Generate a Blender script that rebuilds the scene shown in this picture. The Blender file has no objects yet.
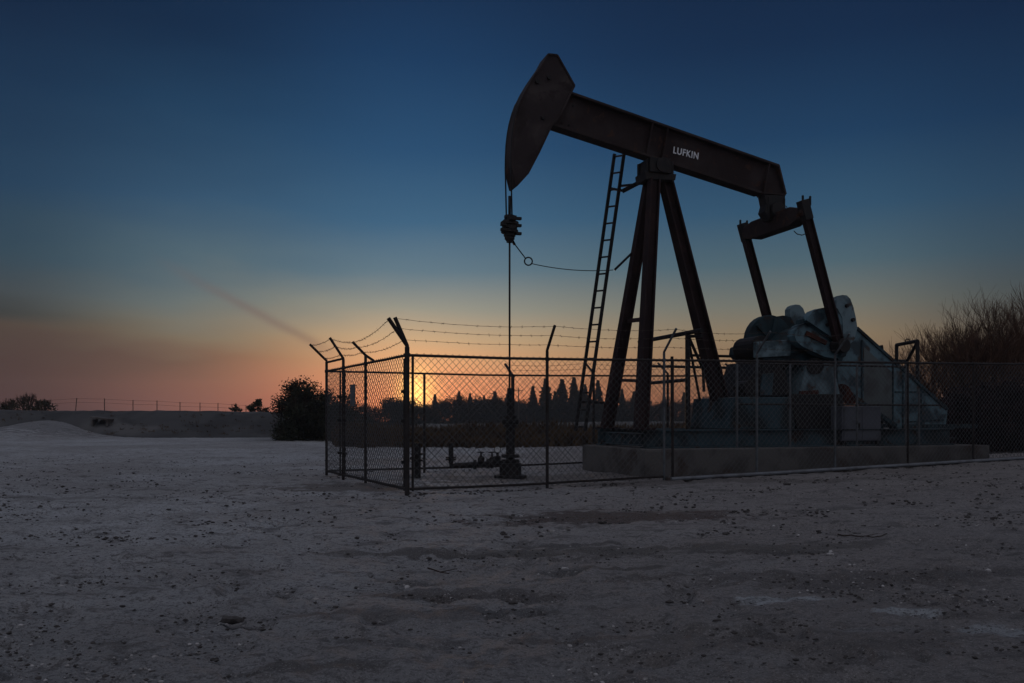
import bpy, bmesh, math, random
import numpy as np
from mathutils import Vector, Matrix

sc = bpy.context.scene
COL = sc.collection
R = math.radians
random.seed(7)

# ------------------------------------------------------------------ camera
F = 853.33           # focal length in pixels of a 1024 px wide frame (30 mm on 36 mm)
HY = 418.0           # picture row of the horizon
EYE = 1.3
cam = bpy.data.cameras.new('camera')
camo = bpy.data.objects.new('camera', cam)
COL.objects.link(camo)
camo.location = (0, 0, EYE)
camo.rotation_euler = (R(90), 0, 0)
cam.lens = 30.0
cam.sensor_width = 36.0
cam.shift_y = (HY - 341.5) / 1024.0
cam.clip_start = 0.05
cam.clip_end = 3000
sc.camera = camo

# ------------------------------------------------------------------ colour management
sc.view_settings.view_transform = 'Standard'
sc.view_settings.look = 'None'
sc.view_settings.exposure = 0.0
sc.view_settings.gamma = 1.0


def lin(c):
    return tuple(((v / 255.0) / 12.92 if v / 255.0 < 0.04045 else ((v / 255.0 + 0.055) / 1.055) ** 2.4) for v in c)


# ------------------------------------------------------------------ sky
SUN_AZ = -6.4        # degrees, clockwise from +Y negative = left
SUN_EL = 1.0
world = bpy.data.worlds.new('World')
sc.world = world
world.use_nodes = True
wt = world.node_tree
wn, wl = wt.nodes, wt.links
wn.clear()


def wmath(op, a, b=None, c=None, clamp=False):
    n = wn.new('ShaderNodeMath')
    n.operation = op
    n.use_clamp = clamp
    for i, v in enumerate((a, b, c)):
        if v is None:
            continue
        if isinstance(v, (int, float)):
            n.inputs[i].default_value = v
        else:
            wl.new(v, n.inputs[i])
    return n.outputs[0]


def wstep(x, a, b):
    n = wn.new('ShaderNodeMapRange')
    n.interpolation_type = 'SMOOTHSTEP'
    wl.new(x, n.inputs[0])
    n.inputs[1].default_value = a
    n.inputs[2].default_value = b
    n.inputs[3].default_value = 0
    n.inputs[4].default_value = 1
    return n.outputs[0]


def wramp(x, stops):
    n = wn.new('ShaderNodeValToRGB')
    cr = n.color_ramp
    cr.interpolation = 'B_SPLINE' if False else 'EASE' if False else 'LINEAR'
    els = cr.elements
    stops = sorted(stops)
    els[0].position = stops[0][0] / 30.0
    els[0].color = (*lin(stops[0][1]), 1)
    els[1].position = stops[-1][0] / 30.0
    els[1].color = (*lin(stops[-1][1]), 1)
    for d, c in stops[1:-1]:
        e = els.new(d / 30.0)
        e.color = (*lin(c), 1)
    wl.new(x, n.inputs[0])
    return n.outputs[0]


def wmix(f, a, b, mode='MIX'):
    n = wn.new('ShaderNodeMix')
    n.data_type = 'RGBA'
    n.blend_type = mode
    for sock, v in ((n.inputs[0], f), (n.inputs[6], a), (n.inputs[7], b)):
        if isinstance(v, (int, float)):
            sock.default_value = v
        elif isinstance(v, tuple):
            sock.default_value = (*v, 1)
        else:
            wl.new(v, sock)
    return n.outputs[2]


tc = wn.new('ShaderNodeTexCoord')
sep = wn.new('ShaderNodeSeparateXYZ')
wl.new(tc.outputs['Generated'], sep.inputs[0])
dx, dy, dz = sep.outputs
el = wmath('MULTIPLY', wmath('ARCSINE', dz), 180 / math.pi)
az = wmath('MULTIPLY', wmath('ARCTAN2', dx, dy), 180 / math.pi)
# soft irregular smoke banding low over the land
wnoise = wn.new('ShaderNodeTexNoise')
wmap = wn.new('ShaderNodeMapping')
wl.new(tc.outputs['Generated'], wmap.inputs[0])
wmap.inputs['Scale'].default_value = (2.2, 2.2, 9.0)
wl.new(wmap.outputs[0], wnoise.inputs['Vector'])
wnoise.inputs['Scale'].default_value = 2.0
wnoise.inputs['Detail'].default_value = 3.0
wob = wmath('MULTIPLY', wmath('SUBTRACT', wnoise.outputs[0], 0.5), 3.6)
wob = wmath('MULTIPLY', wob, wstep(az, 4.0, -24.0))
elw = wmath('ADD', el, wob)
t = wmath('DIVIDE', elw, 30.0, clamp=True)
S = wramp(t, [(0, (228, 130, 94)), (1.0, (240, 146, 102)), (2.2, (240, 158, 112)), (3.9, (224, 168, 120)), (5.2, (200, 168, 130)),
              (7.2, (153, 150, 136)), (9.8, (98, 121, 134)), (13.1, (62, 99, 128)), (17.4, (40, 77, 112)), (22.8, (26, 58, 93)), (26.1, (22, 48, 80)), (30, (21, 45, 76))])
L = wramp(t, [(0, (106, 78, 77)), (1.0, (114, 82, 78)), (2.4, (114, 82, 75)), (3.6, (96, 76, 70)), (5.0, (112, 102, 88)), (6.2, (112, 111, 102)), (7.6, (100, 110, 110)), (9.8, (76, 98, 110)),
              (13.5, (50, 80, 106)), (18.5, (30, 60, 88)), (24, (18, 41, 68)), (30, (16, 35, 62))])
LF = wramp(t, [(0, (70, 53, 54)), (1.0, (76, 56, 57)), (3.0, (74, 58, 57)), (4.6, (78, 67, 61)), (5.8, (58, 61, 62)), (7.6, (64, 72, 77)), (9.8, (50, 71, 85)),
              (13.5, (36, 63, 88)), (18.5, (25, 50, 77)), (24, (16, 34, 60)), (30, (15, 31, 57))])
RR = wramp(t, [(0, (110, 72, 56)), (2.2, (132, 96, 72)), (5.2, (136, 118, 94)), (7.2, (112, 114, 106)), (9.8, (76, 99, 110)),
               (13.1, (49, 82, 108)), (17.4, (29, 61, 93)), (22.8, (19, 43, 73)), (30, (15, 31, 57))])
RF = wramp(t, [(0, (62, 46, 42)), (2.2, (76, 60, 54)), (5.2, (80, 74, 68)), (7.2, (72, 78, 79)), (9.8, (56, 76, 90)),
               (13.1, (40, 68, 93)), (17.4, (24, 52, 82)), (22.8, (17, 38, 66)), (30, (15, 31, 57))])
daz = wmath('SUBTRACT', az, SUN_AZ)
q = wmath('DIVIDE', daz, 9.5)
q = wmath('MULTIPLY', q, wmath('SUBTRACT', 1.0, wmath('MULTIPLY', wstep(daz, -1.0, 1.0), 0.22)))
w_sun = wmath('EXPONENT', wmath('MULTIPLY', wmath('MULTIPLY', q, q), -1.0))
L = wmix(wstep(az, -20.0, -31.5), L, LF)
RR = wmix(wstep(az, 20.0, 32.0), RR, RF)
off = wmix(wstep(az, -9.0, 5.0), L, RR)
sky = wmix(w_sun, off, S)
# the hot spot where the sun has just gone
q1 = wmath('DIVIDE', daz, 1.0)
q2 = wmath('DIVIDE', wmath('SUBTRACT', el, 1.7), 1.2)
g = wmath('EXPONENT', wmath('MULTIPLY', wmath('ADD', wmath('MULTIPLY', q1, q1), wmath('MULTIPLY', q2, q2)), -1.0))
sky = wmix(g, sky, (1.3, 0.95, 0.22), 'ADD')
q1 = wmath('DIVIDE', daz, 4.5)
q2 = wmath('DIVIDE', wmath('SUBTRACT', el, 1.2), 3.0)
g = wmath('EXPONENT', wmath('MULTIPLY', wmath('ADD', wmath('MULTIPLY', q1, q1), wmath('MULTIPLY', q2, q2)), -1.0))
sky = wmix(g, sky, (0.26, 0.085, 0.02), 'ADD')
# a thin old trail of smoke slanting down to the glow
kx = wmath('DIVIDE', dx, wmath('MAXIMUM', dy, 0.05))
kz = wmath('DIVIDE', dz, wmath('MAXIMUM', dy, 0.05))
ax_, az_ = -.40, .178
bx_, bz_ = -.222, .0815
ln = math.hypot(bx_ - ax_, bz_ - az_)
ux_, uz_ = (bx_ - ax_) / ln, (bz_ - az_) / ln
px_ = wmath('SUBTRACT', kx, ax_)
pz_ = wmath('SUBTRACT', kz, az_)
along = wmath('ADD', wmath('MULTIPLY', px_, ux_), wmath('MULTIPLY', pz_, uz_))
across = wmath('ADD', wmath('MULTIPLY', px_, -uz_), wmath('MULTIPLY', pz_, ux_))
across = wmath('ADD', across, wmath('MULTIPLY', wmath('SUBTRACT', wnoise.outputs[0], 0.5), 0.012))
qq = wmath('DIVIDE', across, 0.0058)
st = wmath('EXPONENT', wmath('MULTIPLY', wmath('MULTIPLY', qq, qq), -1.0))
st = wmath('MULTIPLY', st, wstep(along, -0.05, 0.12))
st = wmath('MULTIPLY', st, wstep(along, ln + 0.03, ln - 0.03))
sky = wmix(wmath('MULTIPLY', st, 0.36), sky, lin((112, 86, 83)))
# unseen twilight dome overhead and behind the camera, brightened to light the ground
OVER = (0.276, 0.288, 0.335)
up = wstep(el, 31.0, 58.0)
absaz = wmath('ABSOLUTE', az)
back = wmath('MULTIPLY', wstep(absaz, 55.0, 110.0), 0.85)
fo = wmath('MAXIMUM', up, back)
sky = wmix(fo, sky, OVER)
bg1 = wn.new('ShaderNodeBackground')
wl.new(sky, bg1.inputs[0])
bg1.inputs[1].default_value = 1.0
nish = wn.new('ShaderNodeTexSky')
nish.sky_type = 'NISHITA'
nish.sun_disc = False
nish.sun_elevation = R(-3.0)
nish.sun_rotation = R(SUN_AZ)
bg2 = wn.new('ShaderNodeBackground')
wl.new(nish.outputs[0], bg2.inputs[0])
bg2.inputs[1].default_value = 0.02
add = wn.new('ShaderNodeAddShader')
wl.new(bg1.outputs[0], add.inputs[0])
wl.new(bg2.outputs[0], add.inputs[1])
wo = wn.new('ShaderNodeOutputWorld')
wl.new(add.outputs[0], wo.inputs[0])

# ------------------------------------------------------------------ sun: all but gone, a faint warm graze from the glow
sl = bpy.data.lights.new('sun', 'SUN')
sl.energy = 0.3
sl.angle = R(6)
sl.color = (1.0, 0.55, 0.25)
so = bpy.data.objects.new('sun', sl)
COL.objects.link(so)
sd = Vector((math.sin(R(SUN_AZ)) * math.cos(R(SUN_EL)), math.cos(R(SUN_AZ)) * math.cos(R(SUN_EL)), math.sin(R(SUN_EL))))
so.rotation_euler = sd.to_track_quat('Z', 'Y').to_euler()
so.location = (-10, 40, 20)


# ------------------------------------------------------------------ materials
def mat(name, base, rough=0.7, metal=0.0, second=None, scale=3.0, amount=(0.45, 0.65), bump=0.0, bscale=30.0, third=None, tscale=9.0, tamount=(0.6, 0.7), spec=0.5, stretch=(1, 1, 1)):
    m = bpy.data.materials.new(name)
    m.use_nodes = True
    nt = m.node_tree
    b = nt.nodes['Principled BSDF']
    b.inputs['Roughness'].default_value = rough
    b.inputs['Metallic'].default_value = metal
    b.inputs['Specular IOR Level'].default_value = spec
    co = nt.nodes.new('ShaderNodeTexCoord')
    mp = nt.nodes.new('ShaderNodeMapping')
    mp.inputs['Scale'].default_value = stretch
    nt.links.new(co.outputs['Object'], mp.inputs[0])

    def noise(s, det=6, dist=0.3):
        n = nt.nodes.new('ShaderNodeTexNoise')
        n.inputs['Scale'].default_value = s
        n.inputs['Detail'].default_value = det
        n.inputs['Distortion'].default_value = dist
        nt.links.new(mp.outputs[0], n.inputs['Vector'])
        return n.outputs[0]

    def rng(x, lo, hi):
        r = nt.nodes.new('ShaderNodeMapRange')
        r.interpolation_type = 'SMOOTHSTEP'
        nt.links.new(x, r.inputs[0])
        r.inputs[1].default_value = lo
        r.inputs[2].default_value = hi
        return r.outputs[0]

    def mix(f, a, bb):
        n = nt.nodes.new('ShaderNodeMix')
        n.data_type = 'RGBA'
        nt.links.new(f, n.inputs[0])
        for s, v in ((n.inputs[6], a), (n.inputs[7], bb)):
            if isinstance(v, tuple):
                s.default_value = (*v, 1)
            else:
                nt.links.new(v, s)
        return n.outputs[2]
    c = base
    if second:
        c = mix(rng(noise(scale), *amount), base, second)
    if third:
        c = mix(rng(noise(tscale, 8), *tamount), c, third)
    if isinstance(c, tuple):
        b.inputs['Base Color'].default_value = (*c, 1)
    else:
        nt.links.new(c, b.inputs['Base Color'])
    if bump:
        bp = nt.nodes.new('ShaderNodeBump')
        bp.inputs['Strength'].default_value = bump
        bp.inputs['Distance'].default_value = 0.02
        nt.links.new(noise(bscale, 8), bp.inputs['Height'])
        nt.links.new(bp.outputs[0], b.inputs['Normal'])
    return m


M = {}
M['dark_paint'] = mat('dark_paint', (0.022, 0.013, 0.013), 0.75, 0, (0.042, 0.030, 0.030), 1.3, (0.4, 0.7), 0.2, 25, (0.055, 0.026, 0.018), 5.0, (0.58, 0.7), spec=0.2)
M['head_paint'] = mat('head_paint', (0.030, 0.021, 0.022), 0.75, 0, (0.060, 0.046, 0.044), 1.6, (0.4, 0.68), 0.2, 25, (0.024, 0.016, 0.016), 3.0, (0.56, 0.66), spec=0.2)
M['leg_paint'] = mat('leg_paint', (0.020, 0.010, 0.011), 0.75, 0, (0.034, 0.017, 0.016), 1.8, (0.45, 0.7), 0.2, 25, spec=0.2)
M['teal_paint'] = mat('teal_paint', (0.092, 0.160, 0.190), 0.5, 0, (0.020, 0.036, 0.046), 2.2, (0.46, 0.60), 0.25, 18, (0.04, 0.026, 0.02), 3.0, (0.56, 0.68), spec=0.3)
M['pale_teal'] = mat('pale_teal', (0.130, 0.190, 0.215), 0.5, 0, (0.036, 0.06, 0.072), 2.4, (0.42, 0.62), 0.25, 18, (0.05, 0.034, 0.028), 4.0, (0.57, 0.68), spec=0.3)  # paler teal, highlights on crank tips and covers put into the colour
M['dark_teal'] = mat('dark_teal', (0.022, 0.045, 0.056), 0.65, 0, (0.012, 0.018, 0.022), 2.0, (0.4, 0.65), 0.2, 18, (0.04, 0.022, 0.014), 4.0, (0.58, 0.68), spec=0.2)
M['dirty_teal'] = mat('dirty_teal', (0.034, 0.066, 0.082), 0.6, 0, (0.012, 0.017, 0.020), 1.1, (0.42, 0.60), 0.25, 18, (0.03, 0.018, 0.014), 3.0, (0.56, 0.68), spec=0.25)
M['light_galv'] = mat('light_galv', (0.16, 0.17, 0.19), 0.55, 0.2, (0.10, 0.10, 0.11), 4, (0.4, 0.7))
M['rust'] = mat('rust', (0.075, 0.026, 0.018), 0.85, 0, (0.03, 0.014, 0.012), 5, (0.4, 0.65), 0.4, 40, spec=0.2)
M['black_steel'] = mat('black_steel', (0.010, 0.009, 0.010), 0.6, 0, (0.02, 0.015, 0.014), 5, (0.4, 0.7), 0.15, 40, spec=0.25)
M['cable'] = mat('cable', (0.02, 0.02, 0.022), 0.5, 0.3, spec=0.3)
M['galv'] = mat('galv', (0.10, 0.108, 0.118), 0.6, 0.2, (0.06, 0.062, 0.066), 6, (0.4, 0.7), 0.05, 60, spec=0.3)
M['old_steel'] = mat('old_steel', (0.036, 0.031, 0.031), 0.75, 0.1, (0.020, 0.015, 0.014), 6, (0.4, 0.7), 0.1, 60, spec=0.2)
M['galv_wire'] = mat('galv_wire', (0.085, 0.086, 0.092), 0.65, 0.2, spec=0.3)
M['rust_wire'] = mat('rust_wire', (0.05, 0.035, 0.028), 0.8, 0.2)
M['concrete'] = mat('concrete', (0.108, 0.098, 0.093), 0.9, 0, (0.062, 0.055, 0.052), 1.5, (0.42, 0.62), 0.5, 22, (0.055, 0.038, 0.033), 1.3, (0.54, 0.66))
M['cabinet'] = mat('cabinet', (0.075, 0.080, 0.100), 0.55, 0, (0.045, 0.046, 0.058), 2.5, (0.45, 0.7))
M['sign_back'] = mat('sign_back', (0.075, 0.085, 0.10), 0.6, 0.1, (0.05, 0.055, 0.065), 5, (0.45, 0.7))
M['white_letter'] = mat('white_letter', (0.80, 0.80, 0.82), 0.5, 0, (0.62, 0.62, 0.65), 12, (0.5, 0.7))
M['gauge_face'] = mat('gauge_face', (0.55, 0.55, 0.56), 0.35)
M['bark'] = mat('bark', (0.045, 0.03, 0.024), 0.9, 0, (0.03, 0.02, 0.017), 6, (0.4, 0.7), spec=0.1)
M['twig'] = mat('twig', (0.095, 0.052, 0.036), 0.9, 0, (0.04, 0.024, 0.018), 1.5, (0.4, 0.7), spec=0.1)
M['leaf_dark'] = mat('leaf_dark', (0.030, 0.032, 0.020), 0.8, 0, (0.018, 0.016, 0.013), 1.4, (0.4, 0.65), spec=0.1)
M['leaf_red'] = mat('leaf_red', (0.020, 0.010, 0.011), 0.85, 0, (0.012, 0.007, 0.008), 1.2, (0.4, 0.65), spec=0.1)
M['conifer'] = mat('conifer', (0.020, 0.026, 0.024), 0.85, 0, (0.012, 0.016, 0.016), 0.8, (0.4, 0.65), spec=0.1)
M['dry_brush'] = mat('dry_brush', (0.085, 0.052, 0.026), 0.9, 0, (0.04, 0.024, 0.016), 0.5, (0.42, 0.62), spec=0.1)
M['bank_soil'] = mat('bank_soil', (0.055, 0.053, 0.055), 0.95, 0, (0.032, 0.031, 0.033), 0.5, (0.4, 0.65), 0.6, 4, (0.095, 0.09, 0.09), 0.25, (0.55, 0.7))
M['stone'] = mat('stone', (0.44, 0.42, 0.42), 0.9, 0, (0.24, 0.225, 0.22), 9, (0.4, 0.6), 0.3, 40)
M['clod'] = mat('clod', (0.07, 0.062, 0.060), 0.95, 0, (0.04, 0.034, 0.033), 12, (0.4, 0.6), 0.3, 40)
M['wood'] = mat('wood', (0.07, 0.055, 0.045), 0.9, 0, (0.04, 0.03, 0.026), 8, (0.4, 0.6))


def ground_material():
    m = bpy.data.materials.new('sandy_ground')
    m.use_nodes = True
    nt = m.node_tree
    N, K = nt.nodes, nt.links
    b = N['Principled BSDF']
    b.inputs['Roughness'].default_value = 0.7
    b.inputs['Specular IOR Level'].default_value = 0.5
    co = N.new('ShaderNodeTexCoord')

    def noise(s, det=8, dist=0.0, sx=1, sy=1, rough=0.6):
        mp = N.new('ShaderNodeMapping')
        mp.inputs['Scale'].default_value = (sx, sy, 1)
        K.new(co.outputs['Object'], mp.inputs[0])
        n = N.new('ShaderNodeTexNoise')
        n.inputs['Scale'].default_value = s
        n.inputs['Detail'].default_value = det
        n.inputs['Roughness'].default_value = rough
        n.inputs['Distortion'].default_value = dist
        K.new(mp.outputs[0], n.inputs['Vector'])
        return n.outputs[0]

    def rng(x, lo, hi, a=0.0, bb=1.0):
        r = N.new('ShaderNodeMapRange')
        r.interpolation_type = 'SMOOTHSTEP'
        K.new(x, r.inputs[0])
        r.inputs[1].default_value = lo
        r.inputs[2].default_value = hi
        r.inputs[3].default_value = a
        r.inputs[4].default_value = bb
        return r.outputs[0]

    def mix(f, a, bb, mode='MIX'):
        n = N.new('ShaderNodeMix')
        n.data_type = 'RGBA'
        n.blend_type = mode
        if isinstance(f, float):
            n.inputs[0].default_value = f
        else:
            K.new(f, n.inputs[0])
        for s, v in ((n.inputs[6], a), (n.inputs[7], bb)):
            if isinstance(v, tuple):
                s.default_value = (*v, 1)
            else:
                K.new(v, s)
        return n.outputs[2]

    def mth(op, a, bb):
        n = N.new('ShaderNodeMath')
        n.operation = op
        for i, v in enumerate((a, bb)):
            if isinstance(v, (int, float)):
                n.inputs[i].default_value = v
            else:
                K.new(v, n.inputs[i])
        return n.outputs[0]
    pale = (0.575, 0.575, 0.60)
    brown = (0.42, 0.40, 0.405)
    c = mix(rng(noise(0.16, 5, 0.6), 0.40, 0.62), pale, brown)
    c = mix(rng(noise(0.55, 7, 0.5, 0.7, 1.3), 0.5, 0.72, 0, 0.6), c, (0.27, 0.245, 0.24))
    sp = N.new('ShaderNodeSeparateXYZ')
    K.new(co.outputs['Object'], sp.inputs[0])
    # the driven and oil stained ground towards the pump is browner
    side = rng(mth('ADD', sp.outputs[0], mth('MULTIPLY', mth('SUBTRACT', noise(0.25, 5), 0.5), 6.0)), -2.5, 3.5, 0, 0.75)
    c = mix(side, c, (0.255, 0.212, 0.196))
    # foreground light falloff put into the colour of the near yard
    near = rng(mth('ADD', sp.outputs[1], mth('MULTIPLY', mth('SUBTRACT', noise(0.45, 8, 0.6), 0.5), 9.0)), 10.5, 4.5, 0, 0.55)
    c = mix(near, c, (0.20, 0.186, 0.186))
    # stains with shapes of their own
    for (sx, sy, ra, rb, col, st) in STAINS:
        ddx = mth('DIVIDE', mth('SUBTRACT', sp.outputs[0], sx), ra)
        ddy = mth('DIVIDE', mth('SUBTRACT', sp.outputs[1], sy), rb)
        d = mth('SQRT', mth('ADD', mth('MULTIPLY', ddx, ddx), mth('MULTIPLY', ddy, ddy)), 0)
        d = mth('ADD', d, mth('MULTIPLY', mth('SUBTRACT', noise(2.6, 9, 0.6, 0.6, 1.2, 0.7), 0.5), 4.5))
        c = mix(rng(d, 1.3, 0.75, 0, st), c, col)
    # clods, grit and footprints
    c = mix(rng(noise(2.3, 9, 0.3, 0.7, 1.2, 0.72), 0.51, 0.64, 0, 0.8), c, (0.11, 0.098, 0.095))
    c = mix(rng(noise(7.5, 9, 0.2, 0.8, 1.2, 0.7), 0.56, 0.66, 0, 0.8), c, (0.085, 0.078, 0.078))
    # vegetation ground beyond the yard
    far = rng(mth('ADD', sp.outputs[1], mth('MULTIPLY', mth('SUBTRACT', noise(0.15, 4), 0.5), 8.0)), 44.0, 52.0, 0, 0.95)
    farx = rng(sp.outputs[0], -19.0, -12.0)
    farx = mth('MAXIMUM', farx, rng(sp.outputs[1], 72.0, 82.0))
    c = mix(mth('MULTIPLY', far, farx), c, (0.050, 0.046, 0.038))
    c = mix(rng(noise(26, 6), 0.54, 0.64, 0, 0.75), c, (0.12, 0.11, 0.11))
    c = mix(rng(noise(90, 4), 0.55, 0.66, 0, 0.55), c, (0.60, 0.58, 0.58))
    c = mix(rng(noise(60, 4, 0, 1, 1), 0.55, 0.64, 0, 0.7), c, (0.10, 0.092, 0.092))
    c = mix(rng(noise(14, 7, 0.2, 0.7, 1.2, 0.75), 0.53, 0.62, 0, 0.7), c, (0.14, 0.13, 0.13))
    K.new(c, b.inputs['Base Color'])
    h = mth('ADD', mth('MULTIPLY', noise(3.0, 9, 0.2), 1.0), mth('MULTIPLY', noise(22, 8), 0.6))
    h = mth('ADD', h, mth('MULTIPLY', noise(80, 5), 0.22))
    bp = N.new('ShaderNodeBump')
    bp.inputs['Strength'].default_value = 1.0
    bp.inputs['Distance'].default_value = 0.16
    K.new(h, bp.inputs['Height'])
    K.new(bp.outputs[0], b.inputs['Normal'])
    return m


# ------------------------------------------------------------------ placing helpers
def gz(x, y):
    """height of the bare yard: it rises gently to the right and into a dirt mound on the far left"""
    z = 0.0215 * max(0.0, x)
    z = min(z, 0.40)
    r = math.exp(-((x + 31.8) / 3.6) ** 2 - ((y - 58.5) / 6.0) ** 2)
    return z + 1.15 * r


def at(px, py, y):
    return Vector(((px - 512.0) / F * y, y, EYE + (HY - py) / F * y))


def gnd(px, py):
    """point of the level yard seen at a picture position"""
    y = EYE * F / (py - HY)
    for _ in range(6):
        x = (px - 512.0) / F * y
        y = (EYE - gz(x, y)) * F / (py - HY)
    x = (px - 512.0) / F * y
    return Vector((x, y, gz(x, y)))


# ------------------------------------------------------------------ mesh helpers
class MB:
    def __init__(self):
        self.v, self.f = [], []

    def add(self, vs, fs):
        o = len(self.v)
        self.v += [tuple(p) for p in vs]
        self.f += [tuple(i + o for i in f) for f in fs]
        return self

    def box(self, c, size, m=None):
        sx, sy, sz = (s / 2 for s in size)
        vs = [Vector((a * sx, b * sy, d * sz)) for a in (-1, 1) for b in (-1, 1) for d in (-1, 1)]
        if m:
            vs = [m @ p for p in vs]
        vs = [p + Vector(c) for p in vs]
        return self.add(vs, [(0, 1, 3, 2), (4, 6, 7, 5), (0, 4, 5, 1), (2, 3, 7, 6), (0, 2, 6, 4), (1, 5, 7, 3)])

    def bar(self, a, b, w, h, side=Vector((0, 1, 0)), w2=None, h2=None):
        """a rectangular bar from a to b, w across `side`, h across the other way"""
        a, b = Vector(a), Vector(b)
        d = (b - a).normalized()
        s = (side - d * side.dot(d))
        s = s.normalized() if s.length > 1e-5 else d.orthogonal().normalized()
        u = d.cross(s)
        vs = []
        for p, ww, hh in ((a, w, h), (b, w2 or w, h2 or h)):
            for i, j in ((-1, -1), (1, -1), (1, 1), (-1, 1)):
                vs.append(p + s * (i * ww / 2) + u * (j * hh / 2))
        return self.add(vs, [(3, 2, 1, 0), (4, 5, 6, 7), (0, 1, 5, 4), (1, 2, 6, 5), (2, 3, 7, 6), (3, 0, 4, 7)])

    def hbeam(self, a, b, w, h, side, th=0.04, w2=None, h2=None):
        """a rolled H section: two flanges and a web"""
        a, b = Vector(a), Vector(b)
        d = (b - a).normalized()
        s = (side - d * side.dot(d)).normalized()
        u = d.cross(s)
        w2, h2 = w2 or w, h2 or h
        for k in (-1, 1):
            self.bar(a + u * (k * (h / 2 - th / 2)), b + u * (k * (h2 / 2 - th / 2)), w, th, s, w2, th)
        self.bar(a, b, th, h - 2 * th - 0.004, s, th, h2 - 2 * th - 0.004)
        return self

    def tube(self, pts, r, n=8, cap=True, r2=None):
        pts = [Vector(p) for p in pts]
        m = len(pts)
        o = len(self.v)
        prev = None
        for i, p in enumerate(pts):
            d = (pts[min(i + 1, m - 1)] - pts[max(i - 1, 0)])
            d = d.normalized() if d.length > 1e-9 else Vector((0, 0, 1))
            if prev is None:
                s = d.orthogonal().normalized()
            else:
                s = prev - d * prev.dot(d)
                s = s.normalized() if s.length > 1e-6 else d.orthogonal().normalized()
            prev = s
            u = d.cross(s)
            rr = r if r2 is None else r + (r2 - r) * i / max(1, m - 1)
            for k in range(n):
                a = 2 * math.pi * k / n
                self.v.append(tuple(p + s * (rr * math.cos(a)) + u * (rr * math.sin(a))))
        for i in range(m - 1):
            for k in range(n):
                k2 = (k + 1) % n
                self.f.append((o + i * n + k, o + i * n + k2, o + (i + 1) * n + k2, o + (i + 1) * n + k))
        if cap:
            self.f.append(tuple(o + k for k in reversed(range(n))))
            self.f.append(tuple(o + (m - 1) * n + k for k in range(n)))
        return self

    def ring(self, c, r, tr, n1=20, n2=6, axis=Vector((0, 1, 0))):
        a = axis.orthogonal().normalized()
        b = axis.normalized().cross(a)
        o = len(self.v)
        for i in range(n1):
            t1 = 2 * math.pi * i / n1
            rad = a * math.cos(t1) + b * math.sin(t1)
            for j in range(n2):
                t2 = 2 * math.pi * j / n2
                self.v.append(tuple(Vector(c) + rad * (r + tr * math.cos(t2)) + axis.normalized() * (tr * math.sin(t2))))
        for i in range(n1):
            for j in range(n2):
                i2, j2 = (i + 1) % n1, (j + 1) % n2
                self.f.append((o + i * n2 + j, o + i2 * n2 + j, o + i2 * n2 + j2, o + i * n2 + j2))
        return self

    def prism(self, poly, v0, v1):
        """polygon in (u, w) pushed from v0 to v1 (pump coordinates)"""
        n = len(poly)
        area = sum(poly[i][0] * poly[(i + 1) % n][1] - poly[(i + 1) % n][0] * poly[i][1] for i in range(n))
        if area < 0:
            poly = poly[::-1]
        vs = [(p[0], v0, p[1]) for p in poly] + [(p[0], v1, p[1]) for p in poly]
        fs = [tuple(range(n)), tuple(reversed(range(n, 2 * n)))]
        fs += [(i, i + n, (i + 1) % n + n, (i + 1) % n) for i in range(n)]
        return self.add(vs, fs)

    def blob(self, c, r, squash=(1, 1, 1), jit=0.15, seed=0):
        rg = random.Random(seed)
        bm = bmesh.new()
        bmesh.ops.create_icosphere(bm, subdivisions=1, radius=1)
        vs = [Vector((p.co.x * squash[0], p.co.y * squash[1], p.co.z * squash[2])) * (r * (1 + rg.uniform(-jit, jit))) + Vector(c) for p in bm.verts]
        fs = [tuple(x.index for x in f.verts) for f in bm.faces]
        bm.free()
        return self.add(vs, fs)

    def build(self, name, material, parent=None, origin=None, bevel=0.0, smooth=False):
        """links the collected shapes as ONE mesh object; vertices are given in world (or the pump's) space"""
        org = Vector(origin) if origin is not None else Vector((0, 0, 0))
        root = parent
        while root is not None and origin is None:
            if root.get('_base') is not None:
                org = Vector(root['_base'])
                break
            root = root.parent
        me = bpy.data.meshes.new(name)
        me.from_pydata([tuple(Vector(p) - org) for p in self.v], [], self.f)
        me.update()
        bm = bmesh.new()
        bm.from_mesh(me)
        if len(self.f) < 4000:
            bmesh.ops.recalc_face_normals(bm, faces=bm.faces)
        bm.to_mesh(me)
        bm.free()
        if smooth:
            for p in me.polygons:
                p.use_smooth = True
        me.materials.append(material)
        o = bpy.data.objects.new(name, me)
        COL.objects.link(o)
        if parent is not None:
            o.parent = parent
        else:
            o.location = org
        if bevel:
            md = o.modifiers.new('bevel', 'BEVEL')
            md.width = bevel
            md.segments = 2
            md.limit_method = 'ANGLE'
            md.angle_limit = R(40)
        return o


def tag(o, label, cat, group=None, kind=None):
    if label:
        o['label'] = label
        o['category'] = cat
    if group:
        o['group'] = group
    if kind:
        o['kind'] = kind
    return o


def thing(name, label, cat, base, rz=0.0, group=None, pump=False):
    o = bpy.data.objects.new(name, None)
    o.empty_display_size = 0.2
    COL.objects.link(o)
    o['_base'] = (0, 0, base[2]) if pump else tuple(base)
    o.location = base
    o.rotation_euler = (0, 0, rz)
    return tag(o, label, cat, group)


def copy_tree(o, parent=None):
    c = o.copy()
    COL.objects.link(c)
    if parent is not None:
        c.parent = parent
    for ch in list(o.children):
        copy_tree(ch, c)
    return c


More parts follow.
